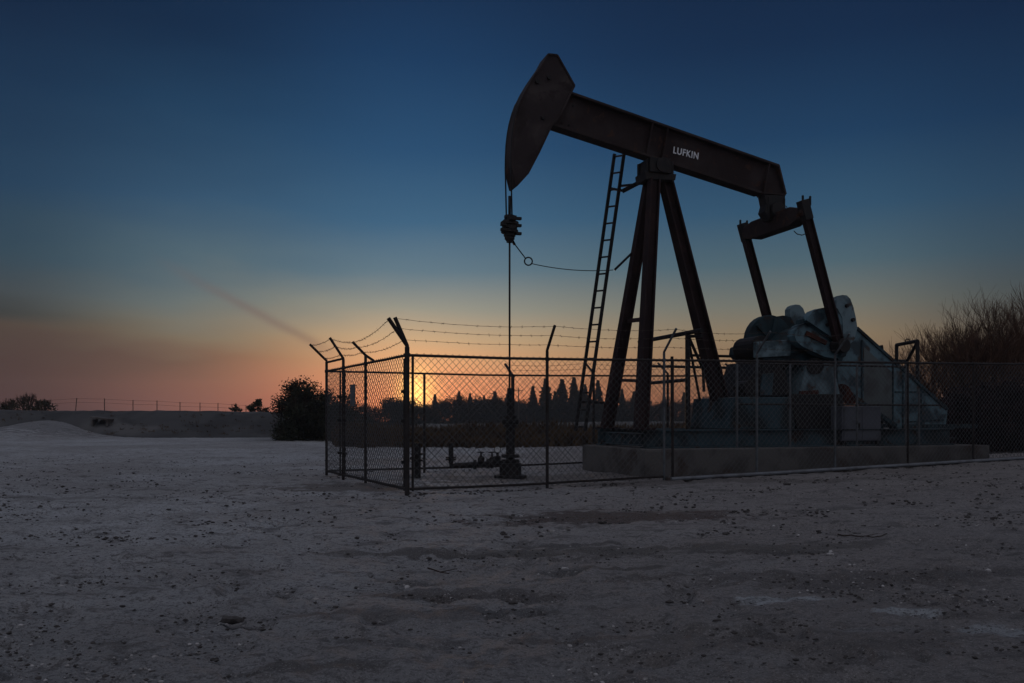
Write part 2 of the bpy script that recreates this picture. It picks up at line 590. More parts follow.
# ------------------------------------------------------------------ THE SETTING: ground
ZUP = Vector((0, 0, 1))
STAINS = []
for (px, py, ra, rb, col, st) in [
        (620, 517, 1.6, 0.65, (0.075, 0.036, 0.024), 0.92), (440, 554, 0.62, 0.16, (0.07, 0.062, 0.060), 0.9), (445, 597, 0.5, 0.08, (0.09, 0.08, 0.078), 0.9), (500, 612, 0.35, 0.09, (0.10, 0.10, 0.11), 0.8), (575, 545, 0.5, 0.12, (0.09, 0.08, 0.076), 0.8), (590, 570, 0.5, 0.10, (0.09, 0.08, 0.076), 0.85), (760, 552, 0.7, 0.10, (0.08, 0.066, 0.06), 0.85),
        (470, 594, 0.8, 0.13, (0.13, 0.11, 0.105), 0.8), (365, 488, 1.6, 0.9, (0.13, 0.10, 0.085), 0.8),
        (232, 622, 0.17, 0.05, (0.075, 0.065, 0.065), 0.9), (545, 552, 2.0, 0.25, (0.16, 0.14, 0.132), 0.7), (400, 618, 0.7, 0.12, (0.15, 0.13, 0.125), 0.7),
        (560, 640, 0.5, 0.10, (0.13, 0.11, 0.105), 0.8), (785, 600, 0.36, 0.08, (0.55, 0.58, 0.62), 0.85), (905, 612, 0.22, 0.06, (0.50, 0.53, 0.57), 0.8),
        (860, 630, 0.25, 0.05, (0.48, 0.50, 0.53), 0.7), (1010, 630, 0.3, 0.09, (0.45, 0.48, 0.52), 0.7), (710, 574, 0.18, 0.05, (0.55, 0.56, 0.58), 0.7), (930, 575, 2.2, 0.3, (0.13, 0.11, 0.105), 0.8),
        (700, 548, 2.0, 0.25, (0.13, 0.115, 0.105), 0.8), (330, 672, 0.35, 0.09, (0.13, 0.115, 0.11), 0.8), (540, 478, 3.0, 1.2, (0.14, 0.115, 0.105), 0.75),
        (700, 482, 4.0, 0.5, (0.15, 0.125, 0.115), 0.7), (30, 498, 1.8, 0.4, (0.24, 0.22, 0.215), 0.6), (800, 640, 0.8, 0.3, (0.17, 0.145, 0.135), 0.6)]:
    p = gnd(px, py)
    STAINS.append((p.x, p.y, ra, rb, col, st))
STAINS.append((-31.8, 57.5, 7.0, 4.5, (0.20, 0.19, 0.192), 0.8))
M['ground'] = ground_material()


def vnoise(x, y, seed):
    xi, yi = np.floor(x).astype(np.int64), np.floor(y).astype(np.int64)
    xf, yf = x - xi, y - yi
    xf, yf = xf * xf * (3 - 2 * xf), yf * yf * (3 - 2 * yf)

    def h(a, b):
        n = (a * 374761393 + b * 668265263 + seed * 1442695) & 0x7fffffff
        n = ((n ^ (n >> 13)) * 1274126177) & 0x7fffffff
        return ((n ^ (n >> 16)) & 0xffff) / 65535.0
    return (h(xi, yi) * (1 - xf) + h(xi + 1, yi) * xf) * (1 - yf) + (h(xi, yi + 1) * (1 - xf) + h(xi + 1, yi + 1) * xf) * yf


def build_ground():
    ang = np.concatenate([np.linspace(-180, -46, 40)[:-1], np.linspace(-46, 46, 470), np.linspace(46, 180, 40)[1:-1]])
    rad = [0.0]
    r = 0.8
    while r < 300:
        rad.append(r)
        r *= 1.0125 if r < 45 else 1.05
    rad = np.array(rad[1:])
    A, Q = np.meshgrid(np.radians(ang), rad)
    X, Y = Q * np.sin(A), Q * np.cos(A)
    Z = np.minimum(0.0215 * np.maximum(0, X), 0.40)
    Z = Z + 1.15 * np.exp(-((X + 31.8) / 3.6) ** 2 - ((Y - 58.5) / 6.0) ** 2)
    mic = (vnoise(X * 1.1, Y * 1.1, 1) - .5) * 0.05 + (vnoise(X * 3.1, Y * 3.1, 2) - .5) * 0.035 + (vnoise(X * 9, Y * 9, 3) - .5) * 0.030 + (vnoise(X * 24, Y * 24, 4) - .5) * 0.018
    dips = np.clip(vnoise(X * 2.4, Y * 2.4, 9) * 0.6 + vnoise(X * 6.5, Y * 6.5, 10) * 0.4 - 0.60, 0, 1) * -0.30
    Z = Z + (mic + dips) * np.exp(-(Q / 60.0) ** 2)
    nr, na = X.shape
    V = np.stack([X, Y, Z], -1).reshape(-1, 3)
    V = np.concatenate([V, [[0, 0, 0]]])
    c = nr * na
    fs = []
    for j in range(na):
        j2 = (j + 1) % na
        fs.append((c, j2, j))
    idx = np.arange(nr * na).reshape(nr, na)
    nxt = np.roll(idx, -1, axis=1)
    q = np.stack([idx[:-1], nxt[:-1], nxt[1:], idx[1:]], -1).reshape(-1, 4)
    q = q[:, ::-1]
    fs += [tuple(int(i) for i in f) for f in q]
    me = bpy.data.meshes.new('ground')
    me.from_pydata(V.tolist(), [], fs)
    me.update()
    for p in me.polygons:
        p.use_smooth = True
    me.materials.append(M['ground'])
    o = bpy.data.objects.new('ground', me)
    COL.objects.link(o)
    o['kind'] = 'structure'
    if me.polygons[5000].normal.z < 0:
        me.flip_normals()


build_ground()


def build_bank():
    """the low earth bank across the back of the yard on the left"""
    mb = MB()
    n = 150
    prof = [(-6.5, -0.3), (-4.6, 0.25), (-3.0, 0.8), (-1.6, 1.35), (-0.4, 1.76), (0.4, 1.88), (2.5, 1.86), (6.0, 1.84), (14.0, 1.5), (22, -0.4)]
    rg = random.Random(3)
    rows = []
    for i in range(n + 1):
        x = -70 + 58 * i / n
        y0 = 61.0 + 0.04 * (x + 30)
        fade = min(1.0, max(0.0, (-12.0 - x) / 3.5))
        wv = 0.16 * (float(vnoise(np.array([x * 0.16 + 50]), np.array([3.3]), 12)[0]) - 0.5) + 0.12 * (float(vnoise(np.array([x * 0.6 + 50]), np.array([1.3]), 13)[0]) - 0.5) - 0.20 * max(0.0, min(1.0, (x + 30) / 14))
        row = []
        for (py, pz) in prof:
            row.append((x + rg.uniform(-.1, .1), y0 + py + rg.uniform(-.12, .12), (pz + wv * (pz > 0.2)) * fade - 0.3 * (1 - fade) + (rg.uniform(-.07, .07) if pz < 1.7 else rg.uniform(-.035, .035))))
        rows.append(row)
    m = len(prof)
    vs = [p for r_ in rows for p in r_]
    fs = [(i * m + j, (i + 1) * m + j, (i + 1) * m + j + 1, i * m + j + 1) for i in range(n) for j in range(m - 1)]
    mb.add(vs, fs)
    o = mb.build('earth_bank', M['bank_soil'], smooth=True)
    o['kind'] = 'structure'


build_bank()

# ------------------------------------------------------------------ THE PUMP's own axes
PA = R(18)
PO = Vector((5.99, 20.66, 0))
DU = Vector((math.cos(PA), math.sin(PA), 0))
DV = Vector((-math.sin(PA), math.cos(PA), 0))
CT = 0.645           # top of the concrete


def PU(px, v, w=None, py=None):
    """(u, w) of a picture position on the plane v of the pump"""
    k = (px - 512.0) / F
    u = (k * (PO.y + DV.y * v) - PO.x - DV.x * v) / (DU.x - k * DU.y)
    if w is None:
        y = PO.y + DU.y * u + DV.y * v
        w = EYE + (HY - py) / F * y
    return u, w


def PP(px, py, v):
    u, w = PU(px, v, None, py)
    return Vector((u, v, w))


def PW(px, w, v):
    u, _ = PU(px, v, w)
    return Vector((u, v, w))


def poly(pts, v):
    return [PU(a, v, None, b) for a, b in pts]


def pump_to_world(p):
    return PO + DU * p[0] + DV * p[1] + ZUP * p[2]


VX = Vector((0, 1, 0))

# concrete foundation
fo_ = thing('concrete_foundation', 'long low stained concrete slab under the pumpjack', 'foundation', (PO.x, PO.y, 0), PA, pump=True)
mb = MB()
mb.prism([(-3.95, -0.2), (5.28, -0.2), (5.28, CT), (-3.95, CT)], -1.75, 1.65)
o = mb.build('slab', M['concrete'], fo_, bevel=0.03)
mb = MB()
mb.prism([(-3.97, 0.05), (-3.2, 0.05), (-3.2, CT - 0.04), (-3.97, CT - 0.04)], -1.78, -1.752)
mb.build('repair_patch', M['concrete'], fo_, bevel=0.01)

# ------------------------------------------------------------------ PUMPJACK
pj = thing('pumpjack', 'tall dark oil pumpjack with raised horsehead and teal crank end on concrete', 'pumpjack', (PO.x, PO.y, CT), PA, pump=True)

# skid
mb = MB()
for v in (-1.2, 1.2):
    mb.hbeam((-3.72, v, CT + 0.20), (4.6, v, CT + 0.20), 0.3, 0.40, VX, 0.03)
for u in (-3.55, -2.0, -0.4, 1.2, 2.8, 4.4):
    mb.hbeam((u, -1.18, CT + 0.18), (u, 1.18, CT + 0.18), 0.2, 0.28, Vector((1, 0, 0)), 0.025)
mb.build('skid', M['dirty_teal'], pj, bevel=0.006)
SK = CT + 0.40

# samson post legs
topw = PP(655, 180, 0).z
mb = MB()
mb.hbeam(PW(607, SK, 1.15), PP(650, 180, 0.18), 0.25, 0.26, VX, 0.035, 0.20, 0.24)
mb.box(PW(607, SK + 0.02, 1.15), (0.5, 0.42, 0.035))
lA = mb.build('leg', M['leg_paint'], pj, bevel=0.005)
mb = MB()
mb.hbeam(PW(641, SK, -1.15), PP(654, 180, -0.2), 0.25, 0.26, VX, 0.035, 0.22, 0.24)
mb.box(PW(641, SK + 0.02, -1.15), (0.5, 0.42, 0.035))
mb.build('leg', M['leg_paint'], pj, bevel=0.005)
mb = MB()
mb.hbeam(PW(727, SK, 0), PP(665, 178, 0), 0.34, 0.33, VX, 0.04, 0.28, 0.26)
mb.box(PW(727, SK + 0.02, 0), (0.7, 0.6, 0.04))
mb.box(PW(727, SK + 0.10, 0), (0.34, 0.44, 0.14))
mb.build('leg', M['leg_paint'], pj, bevel=0.005)
mb = MB()
mb.bar(PP(628, 321, 0.66), PP(646, 319, -0.68), 0.07, 0.09, Vector((1, 0, 0)))
mb.build('cross_brace', M['leg_paint'], pj)
mb = MB()
mb.bar(PP(617, 380, 0.95), PP(643, 381, -0.95), 0.05, 0.07, Vector((1, 0, 0)))
mb.build('cross_brace', M['leg_paint'], pj)

# saddle and centre bearing
mb = MB()
mb.prism(poly([(640, 174), (671, 177), (670, 183), (641, 182)], 0), -0.26, 0.26)
mb.prism(poly([(645, 160), (668, 165), (669, 176), (643, 174)], 0), -0.24, 0.24)
c = PP(656, 169, 0)
mb.tube([c + VX * -0.36, c + VX * 0.36], 0.17, 16)
for s in (-0.27, 0.27):
    mb.box(c + Vector((-0.05, s, 0.0)), (0.52, 0.10, 0.34))
for du, dv in ((-0.34, -.22), (0.30, -.22), (-0.34, .22), (0.30, .22)):
    mb.tube([c + Vector((du, dv, -0.34)), c + Vector((du, dv, 0.14))], 0.035, 6)
mb.build('saddle_bearing', M['black_steel'], pj, bevel=0.01)

# walking beam
bTL, bTR = PP(560, 91.2, 0), PP(775.5, 166.4, 0)
bBL, bBR = PP(550, 127.0, 0), PP(758, 195, 0)
bEB = PP(782.5, 196, 0)
wb = MB()
wb.prism([(p.x, p.z) for p in (bTL, bTR, bEB, bBR, bBL)], -0.02, 0.02)
td = (bTR - bTL).normalized()
bd = (bBR - bBL).normalized()
up_ = Vector((-td.z, 0, td.x))
FW = 0.32
wb.bar(bTL - up_ * 0.02, bTR - up_ * 0.02, FW, 0.055, VX)
wb.bar(bBL + up_ * 0.02, bBR + up_ * 0.02, FW, 0.055, VX)
wb.bar(bTR - up_ * 0.01, bEB + Vector((0, 0, 0.01)), FW - 0.02, 0.045, VX)
wb.bar(bBR + up_ * 0.02, bEB, FW - 0.04, 0.04, VX)
for f_ in (0.40, 0.47, 0.955):
    a_ = bTL + (bTR - bTL) * f_ - up_ * 0.05
    b_ = a_ - up_ * 0.78
    for s in (-1, 1):
        wb.bar(a_ + VX * (s * 0.085), b_ + VX * (s * 0.085), 0.125, 0.03, VX)
wb_o = wb.build('walking_beam', M['dark_paint'], pj, bevel=0.006)
mb = MB()
mb.prism(poly([(553, 96), (578, 105), (571, 129), (549, 122)], -0.05), -0.05, -0.024)
mb.prism(poly([(553, 96), (578, 105), (571, 129), (549, 122)], -0.05), 0.024, 0.05)
mb.build('splice_plate', M['dark_paint'], wb_o)

for (px, py) in ((557, 100), (565, 103), (573, 106), (555, 119), (562, 122), (569, 125)):
    c = PP(px, py, -0.05)
    MB().tube([c + VX * -0.02, c + VX * 0.01], 0.025, 6).build('bolt', M['black_steel'], wb_o)

# raised lettering on the web
fc = bpy.data.curves.new('lettering', 'FONT')
fc.body = 'LUFKIN'
fc.size = 1.0
fc.extrude = 0.02
fc.offset = 0.012
fc.space_character = 1.12
fc.align_x = 'LEFT'
fo2 = bpy.data.objects.new('lettering', fc)
COL.objects.link(fo2)
dg = bpy.context.evaluated_depsgraph_get()
lm = bpy.data.meshes.new_from_object(fo2.evaluated_get(dg))
bpy.data.objects.remove(fo2)
xs = [v.co.x for v in lm.vertices]
ys = [v.co.y for v in lm.vertices]
pL, pR = PP(673.2, 156.2, -0.06), PP(697.6, 159.2, -0.06)
pR = PP(697.8, 160.0, -0.06)
base_l = PP(673.0, 153.4, -0.03)
base_r = PP(697.8, 159.6, -0.03)
top_l = PP(674.2, 145.4, -0.03)
bx = (base_r - base_l)
hh = (PP(673.6, 146.6, -0.03) - base_l).length
ex = bx.normalized()
ez = Vector((-ex.z, 0, ex.x))
x0, x1, y0, y1 = min(xs), max(xs), min(ys), max(ys)
mb = MB()
vs = []
for v in lm.vertices:
    p = base_l + ex * ((v.co.x - x0) / (x1 - x0) * bx.length) + ez * ((v.co.y - y0) / (y1 - y0) * hh)
    p.y = -0.024 - (0.02 if v.co.z > 0 else 0.0)
    vs.append(p)
mb.add(vs, [tuple(p.vertices) for p in lm.polygons])
mb.build('lettering', M['white_letter'], wb_o)

# horsehead
HW = 0.26
head_px = [(544.5, 58.6), (553.5, 59.4), (570.5, 89.5), (556.5, 118), (547.5, 129.5), (535.5, 155), (524.5, 176), (513.5, 188), (511.2, 179), (509.2, 169),
           (509.2, 155), (509.8, 142.5), (511.0, 132), (512.8, 122), (515.6, 111.5), (519.2, 101.5), (523.8, 92), (529.4, 82.5), (535.2, 74), (540.4, 66.5)]
hp = poly(head_px, 0)
mb = MB()
mb.prism(hp, -0.225, 0.225)
hd = mb.build('horsehead', M['head_paint'], pj, bevel=0.02)
mb = MB()      # flange strips that run round the edge of the head
n = len(hp)
for i in range(n):
    a, b = hp[i], hp[(i + 1) % n]
    pa, pb = Vector((a[0], 0, a[1])), Vector((b[0], 0, b[1]))
    mb.bar(pa, pb, 0.50, 0.04, VX)
mb.build('edge_flange', M['dark_paint'], hd)
for (px, py) in ((537, 82), (549, 78), (543, 118)):
    c = PP(px, py, -0.225)
    MB().tube([c + VX * -0.05, c + VX * 0.02], 0.045, 10).build('bolt', M['black_steel'], hd)

# bridle cables, carrier bar, clamps, polished rod
rodu = PU(509.6, 0, 0)[0]
mb = MB()
arc = [PP(x, y, 0) for x, y in [(519.2, 101.5), (515.6, 111.5), (512.8, 122), (511.0, 132), (509.8, 142.5), (509.2, 155), (509.0, 166)]]
for v in (-0.2, 0.2):
    pth = [Vector((p.x - 0.022, v, p.z)) for p in arc]
    pth.append(Vector((rodu - 0.01, v, PP(508, 217, 0).z)))
    mb.tube(pth, 0.017, 6)
mb.build('bridle_cable', M['cable'], pj, smooth=True)
mb = MB()
cz = lambda y: PP(509, y, 0).z
mb.box((rodu, 0, cz(220)), (0.16, 0.52, 0.10))
mb.box((rodu, 0, cz(229)), (0.15, 0.40, 0.08))
for y, r_ in ((217, .12), (223.5, .20), (227, .17), (231.5, .19), (235, .13), (238, .11), (241, .07)):
    mb.tube([(rodu, 0, cz(y) - .035), (rodu, 0, cz(y) + .035)], r_, 12)
for s, y in ((-1, 226), (-1, 231), (1, 219), (1, 226), (1, 234)):
    mb.box((rodu + s * 0.17, -0.1, cz(y)), (0.13, 0.09, 0.06))
mb.tube([(rodu, 0, cz(241)), (rodu, 0, cz(215))], 0.085, 10)
mb.build('carrier_bar', M['black_steel'], pj, bevel=0.008)
mb = MB()
mb.tube([(rodu, 0, cz(392)), (rodu, 0, cz(196))], 0.022, 8)
mb.tube([(rodu, 0, cz(217)), (rodu, 0, cz(196))], 0.032, 8)
mb.build('polished_rod', M['black_steel'], pj, smooth=True)
mb = MB()
w_ = [PP(511, 238, 0), PP(516, 246, 0.1), PP(525.5, 258.5, 0.2)]
mb.tube(w_, 0.014, 5)
mb.tube([w_[0], PP(514.5, 244.5, 0.1)], 0.03, 6)
mb.ring(PP(528.4, 261.3, 0.2), 0.088, 0.016, axis=Vector((0.2, 1, 0)))
pts = []
for i in range(13):
    q_ = i / 12.0
    pts.append(PP(531 + (613 - 531) * q_, 263.5 + 6.5 * q_ + 12.5 * q_ * (1 - q_), 0.2 + 0.5 * q_))
mb.tube(pts, 0.010, 5)
mb.tube([PP(614.5, 270, 0.7), PP(634, 251, 0.5)], 0.028, 6)
mb.build('shutdown_wire', M['cable'], pj, smooth=True)

# tail bearing, equalizer, pitman arms
ev = 1.15
eu, ew = 0.444, 6.06
mb = MB()
mb.prism(poly([(761, 196), (782, 197), (781, 206), (784, 212), (779, 221), (766, 221), (761, 213), (763, 206)], 0), -0.14, 0.14)
c = PP(773, 212, 0)
mb.tube([c + VX * -0.24, c + VX * 0.24], 0.19, 14)
for s in (-0.22, 0.22):
    mb.tube([c + Vector((s, -0.14, -0.2)), c + Vector((s, -0.14, 0.32))], 0.03, 6)
mb.build('tail_bearing', M['black_steel'], pj, bevel=0.015)
mb = MB()
bx_l = [(-1.06, 0.14), (-0.78, 0.23), (0.78, 0.23), (1.16, 0.14)]
vs = []
for (v, h) in bx_l:
    for (a, s) in ((-1, -1), (1, -1), (1, 1), (-1, 1)):
        vs.append((eu + a * 0.16, v, ew + s * h - (0.02 if s < 0 else 0.04)))
fs = [(0, 1, 2, 3), (12, 15, 14, 13)]
for i in range(3):
    for k in range(4):
        fs.append((i * 4 + k, i * 4 + (k + 1) % 4, i * 4 + 4 + (k + 1) % 4, i * 4 + 4 + k))
mb.add(vs, fs)
mb.tube([(eu, -1.2, ew), (eu, 1.2, ew)], 0.13, 12)
mb.build('equalizer', M['dark_paint'], pj, bevel=0.015)
pin = PP(840, 346, -ev)
for s in (-1, 1):
    mb = MB()
    v_ = 1.30 if s > 0 else -ev
    a = Vector((eu, v_, ew + 0.02))
    b = Vector((pin.x, v_, pin.z))
    d = (b - a).normalized()
    mb.hbeam(a + d * 0.15, b, 0.15, 0.21, VX, 0.03)
    po = mb.build('pitman_arm', M['leg_paint'], pj, bevel=0.005)
    mb = MB()
    m_ = Matrix.Rotation(math.atan2(d.x, -d.z) * -1, 3, 'Y')
    mb.box(a + d * -0.02, (0.22, 0.20, 0.46), m_)
    for q_ in (-0.1, 0.1):
        mb.tube([a + Vector((q_, s * 0.05, 0.12)), a + Vector((q_, s * 0.05, 0.34))], 0.03, 6)
    mb.build('end_clamp', M['black_steel'], po, bevel=0.01)
    mb = MB()
    mb.tube([b + VX * (-0.17), b + VX * 0.17], 0.17, 14)
    mb.build('wrist_pin', M['black_steel'], po, bevel=0.01)
mb = MB()
pts = [PP(794, 231, -0.9), PP(797, 234, -1.0), PP(802, 235.2, -1.1), PP(806.5, 233.5, -1.2)]
mb.tube(pts, 0.012, 5)
mb.build('grease_hose', M['cable'], pj)
mb = MB()
mb.tube([PP(782, 207, -0.4), PP(786, 206, -0.4), PP(789, 211, -0.5)], 0.012, 5)
mb.build('grease_hose', M['cable'], pj)


# cranks with their counterweights, one on each side
def pocketed(pts_uw, v_out, v_in, inset, depth):
    """a casting with a raised rim round a sunk face on its outer side"""
    bm = bmesh.new()
    vo = [bm.verts.new((p[0], v_out, p[1])) for p in pts_uw]
    vi = [bm.verts.new((p[0], v_in, p[1])) for p in pts_uw]
    n = len(vo)
    ff = bm.faces.new(vo)
    bm.faces.new(list(reversed(vi)))
    for i in range(n):
        bm.faces.new((vo[i], vi[i], vi[(i + 1) % n], vo[(i + 1) % n]))
    bm.faces.ensure_lookup_table()
    bmesh.ops.inset_region(bm, faces=[ff], thickness=inset, depth=0)
    sgn = 1 if v_in > v_out else -1
    for v in ff.verts:
        v.co.y += sgn * depth
    mb = MB()
    bm.verts.index_update()
    mb.add([v.co.copy() for v in bm.verts], [tuple(v.index for v in f.verts) for f in bm.faces])
    bm.free()
    return mb


VC = -0.98
upper = poly([(805.5, 320.5), (808, 316), (813, 311), (820, 308.3), (828, 307), (836, 308.5), (841, 318), (842, 336), (836, 341), (832.5, 338.5)], VC)
lower = poly([(805, 322.5), (798, 325.5), (794, 330), (793, 336), (795, 341.5), (800, 346), (810, 351), (822, 356.5), (834, 359), (840, 356), (838, 346), (833, 343)], VC)
arm_p = poly([(803, 319), (806, 318), (836, 339), (846, 337), (850, 344), (848, 356), (840, 360), (833, 352), (802, 325)], VC)
tip_p = poly([(836, 300), (838.5, 296.5), (842, 295), (846.5, 295.5), (850, 299), (853, 307), (855.5, 318), (857, 328), (855, 338), (850, 344), (844, 347), (838, 344), (836, 330)], VC)
for s in (-1, 1):
    def sv(v):
        return s * abs(v)
    mb = MB()
    mb.prism(arm_p, sv(0.72) if s > 0 else sv(0.92), sv(0.92) if s > 0 else sv(0.72))
    co_ = mb.build('crank', M['dark_teal'], pj, bevel=0.015)
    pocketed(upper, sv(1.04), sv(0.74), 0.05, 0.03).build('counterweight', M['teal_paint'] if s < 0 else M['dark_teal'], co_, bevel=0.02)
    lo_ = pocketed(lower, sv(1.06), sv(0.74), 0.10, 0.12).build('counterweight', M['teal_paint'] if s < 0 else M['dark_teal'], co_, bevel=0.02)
    pocketed(tip_p, sv(1.0), sv(0.78), 0.03, 0.012).build('crank_tip', M['pale_teal'], co_, bevel=0.02)
    if s < 0:
        mb = MB()
        mb.bar(PP(806, 333, -0.96), PP(826, 343, -0.96), 0.06, 0.10, VX)
        mb.build('rust_stain_plate', M['rust'], lo_)
    for (px, py) in ((826, 325), (846, 306), (852, 320)):
        u, w = PU(px, VC, None, py)
        MB().tube([(u, sv(0.97), w), (u, sv(1.05), w)], 0.045, 8).build('bolt', M['black_steel'], co_)

# gear reducer and its pedestal
mb = MB()
mb.prism(poly([(758, 344), (766, 341), (792, 339), (800, 330), (812, 325), (830, 326), (842, 334), (846, 346), (842, 362), (836, 370), (806, 370), (798, 362), (764, 360), (757, 352)], -0.6), -0.62, 0.62)
gr = mb.build('gear_reducer', M['dark_teal'], pj, bevel=0.03)
mb = MB()
mb.bar(PP(757, 351.5, -0.63), PP(846, 352.5, -0.63), 0.1, 0.06, VX)
mb.build('joint_flange', M['dirty_teal'], gr)
mb = MB()
mb.prism(poly([(754, 342), (790, 340), (789, 356), (754, 358)], -0.66), -0.72, -0.625)
mb.build('side_cover', M['pale_teal'], gr, bevel=0.015)
for px in (762, 772, 784, 812, 826):
    c = PP(px, 368, -0.62)
    MB().tube([c, c + VX * -0.07], 0.04, 8).build('bolt', M['black_steel'], gr)
for px, py, r_, d_ in ((815, 366, 0.2, -0.85), (838, 346, 0.24, -0.80)):
    MB().tube([PP(px, py, -0.62), PP(px, py, d_)], r_, 16).build('bearing_cap', M['black_steel'], gr, bevel=0.01)
mb = MB()
mb.prism(poly([(807, 363), (833, 363), (840, 396), (798, 396)], -0.7), -0.72, 0.72)
mb.build('pedestal_housing', M['pale_teal'], pj, bevel=0.02)
mb = MB()
mb.prism(poly([(757, 361), (784, 361), (790, 396), (744, 396)], -0.62), -0.64, 0.64)
ph_ = mb.build('pedestal_housing', M['black_steel'], pj, bevel=0.02)
mb = MB()
mb.prism(poly([(762, 374), (773, 373), (771, 395), (759, 395)], -0.66), -0.70, -0.65)
mb.build('cover_plate', M['dirty_teal'], ph_, bevel=0.01)
mb = MB()
mb.prism([PU(738, -1.0, None, 397), PU(792, -1.0, None, 397), (PU(796, -1.0, None, 397)[0], SK), (PU(734, -1.0, None, 397)[0], SK)], -0.98, 0.98)
mb.build('pedestal', M['dirty_teal'], pj, bevel=0.02)
mb = MB()
mb.prism([PU(788, -0.8, None, 394), PU(842, -0.8, None, 394), (PU(848, -0.8, None, 398)[0], SK), (PU(797, -0.8, None, 398)[0], SK)], -0.82, 0.82)
mb.build('pedestal', M['black_steel'], pj, bevel=0.02)
mb = MB()
c = PP(768, 341, 0.55)
mb.tube([c + VX * -0.12, c + VX * 0.12], 0.64, 28)
mb.tube([c + VX * -0.2, c + VX * 0.14], 0.2, 14)
for k in range(6):
    a = k * math.pi / 3 + 0.3
    mb.bar(c + VX * -0.14, c + VX * -0.14 + Vector((math.cos(a) * 0.56, 0, math.sin(a) * 0.56)), 0.06, 0.09, VX)
mb.build('brake_drum', M['dark_teal'], gr, bevel=0.015)
mb = MB()
c = PP(754, 348, -0.3)
mb.tube([c + VX * -0.3, c + VX * 0.5], 0.27, 18)
mb.build('shaft_cover', M['black_steel'], gr, bevel=0.015)
mb = MB()
c = PP(745, 388, -0.6)
mb.tube([c + VX * -0.2, c + VX * 0.25], 0.17, 14)
mb.box(c + Vector((0.1, 0.02, -0.16)), (0.4, 0.3, 0.34))
mb.build('brake_cylinder', M['black_steel'], pj, bevel=0.015)
mb = MB()
mb.prism(poly([(799, 391), (817, 390), (818, 398), (798, 398)], -0.74), -0.80, -0.735)
mb.build('rusty_plate', M['rust'], pj, bevel=0.01)

# belt guard, sheave, motor
gv = -0.5
mb = MB()
mb.prism(poly([(836, 340), (850, 322), (857, 327.5), (948, 409.5), (945, 436), (903, 437.5), (895, 425), (838, 386)], gv), gv, gv + 0.30)
bg = mb.build('belt_guard', M['teal_paint'], pj, bevel=0.02)
mb = MB()
a, b = PP(857, 328, gv - 0.02), PP(947, 409, gv - 0.02)
mb.bar(a, b, 0.05, 0.07, VX)
a, b = PP(838, 386, gv - 0.03), PP(896, 426, gv - 0.03)
mb.bar(a, b, 0.06, 0.10, VX)
for x, ya, yb in ((862, 340, 400), (893, 364, 424), (903, 375, 436), (921, 389, 436)):
    mb.bar(PP(x, ya, gv - 0.012), PP(x, yb, gv - 0.012), 0.024, 0.04, VX)
mb.bar(PP(895, 392, gv - 0.012), PP(926, 392, gv - 0.012), 0.024, 0.04, VX)
mb.bar(PP(905, 422, gv - 0.012), PP(944, 420, gv - 0.012), 0.024, 0.04, VX)
mb.build('guard_rib', M['dark_teal'], bg)
mb = MB()
mb.prism(poly([(864, 347), (892, 372), (892, 420), (864, 401)], gv - 0.01), gv - 0.010, gv - 0.002)
mb.build('faded_panel', mat('faded_panel', (0.085, 0.10, 0.10), 0.7, 0, (0.055, 0.055, 0.055), 2.5, (0.4, 0.65), 0.2, 20), bg)
mb = MB()
for i, (px, py) in enumerate(((842, 392), (846, 396), (850, 400))):
    mb.tube([PP(px, py, -0.62 - 0.03 * i), PP(px, py, -0.42)], 0.20 - 0.03 * i, 16)
mb.build('brake_band', M['rust'], pj, bevel=0.01)
mb = MB()
c = PP(925, 434, 0.15)
mb.tube([c + VX * -0.4, c + VX * 0.55], 0.30, 18)
for i in range(9):
    mb.tube([c + VX * (-0.3 + i * 0.09), c + VX * (-0.27 + i * 0.09)], 0.33, 18)
mb.box(c + Vector((0, 0.05, -0.32)), (0.7, 0.8, 0.12))
mb.box((c.x, 0.05, (SK + c.z - 0.38) / 2), (0.9, 0.95, max(0.06, c.z - 0.38 - SK)))
mb.build('motor', M['black_steel'], pj, bevel=0.01)
mb = MB()
mb.bar((c.x - 1.6, -0.9, SK + 0.05), (c.x + 0.6, -0.9, SK + 0.05), 0.1, 0.1, VX)
mb.bar((c.x - 1.6, 0.7, SK + 0.05), (c.x + 0.6, 0.7, SK + 0.05), 0.1, 0.1, VX)
mb.build('motor_rail', M['dark_teal'], pj)

# ladder up to the saddle
la0, la1 = PP(575.5, 431, 1.42), PP(614.5, 154, 1.30)
lb0, lb1 = PP(585, 431, 1.0), PP(624.2, 152.5, 0.9)
mb = MB()
for a, b in ((la0, la1), (lb0, lb1)):
    mb.bar(a, b, 0.055, 0.07, VX)
ld = mb.build('ladder', M['black_steel'], pj)
nr = 17
for i in range(nr):
    q_ = 0.015 + 0.975 * i / (nr - 1)
    MB().tube([la0.lerp(la1, q_), lb0.lerp(lb1, q_)], 0.022, 6).build('rung', M['black_steel'], ld)
mb = MB()
mb.bar(PP(623, 191, 0.95), PP(647, 178.5, 0.3), 0.08, 0.10, VX)
mb.bar(PP(611, 188.5, 1.32), PP(624, 191, 0.95), 0.06, 0.07, Vector((0, 0, 1)))
mb.bar(PP(620, 186, 1.3), PP(635, 184.5, 0.5), 0.05, 0.06, Vector((0, 0, 1)))
mb.build('ladder_bracket', M['black_steel'], ld)
mb = MB()
mb.bar(PP(581, 402, 1.30), PP(606, 403, 1.1), 0.06, 0.07, Vector((0, 0, 1)))
mb.build('ladder_bracket', M['black_steel'], ld)

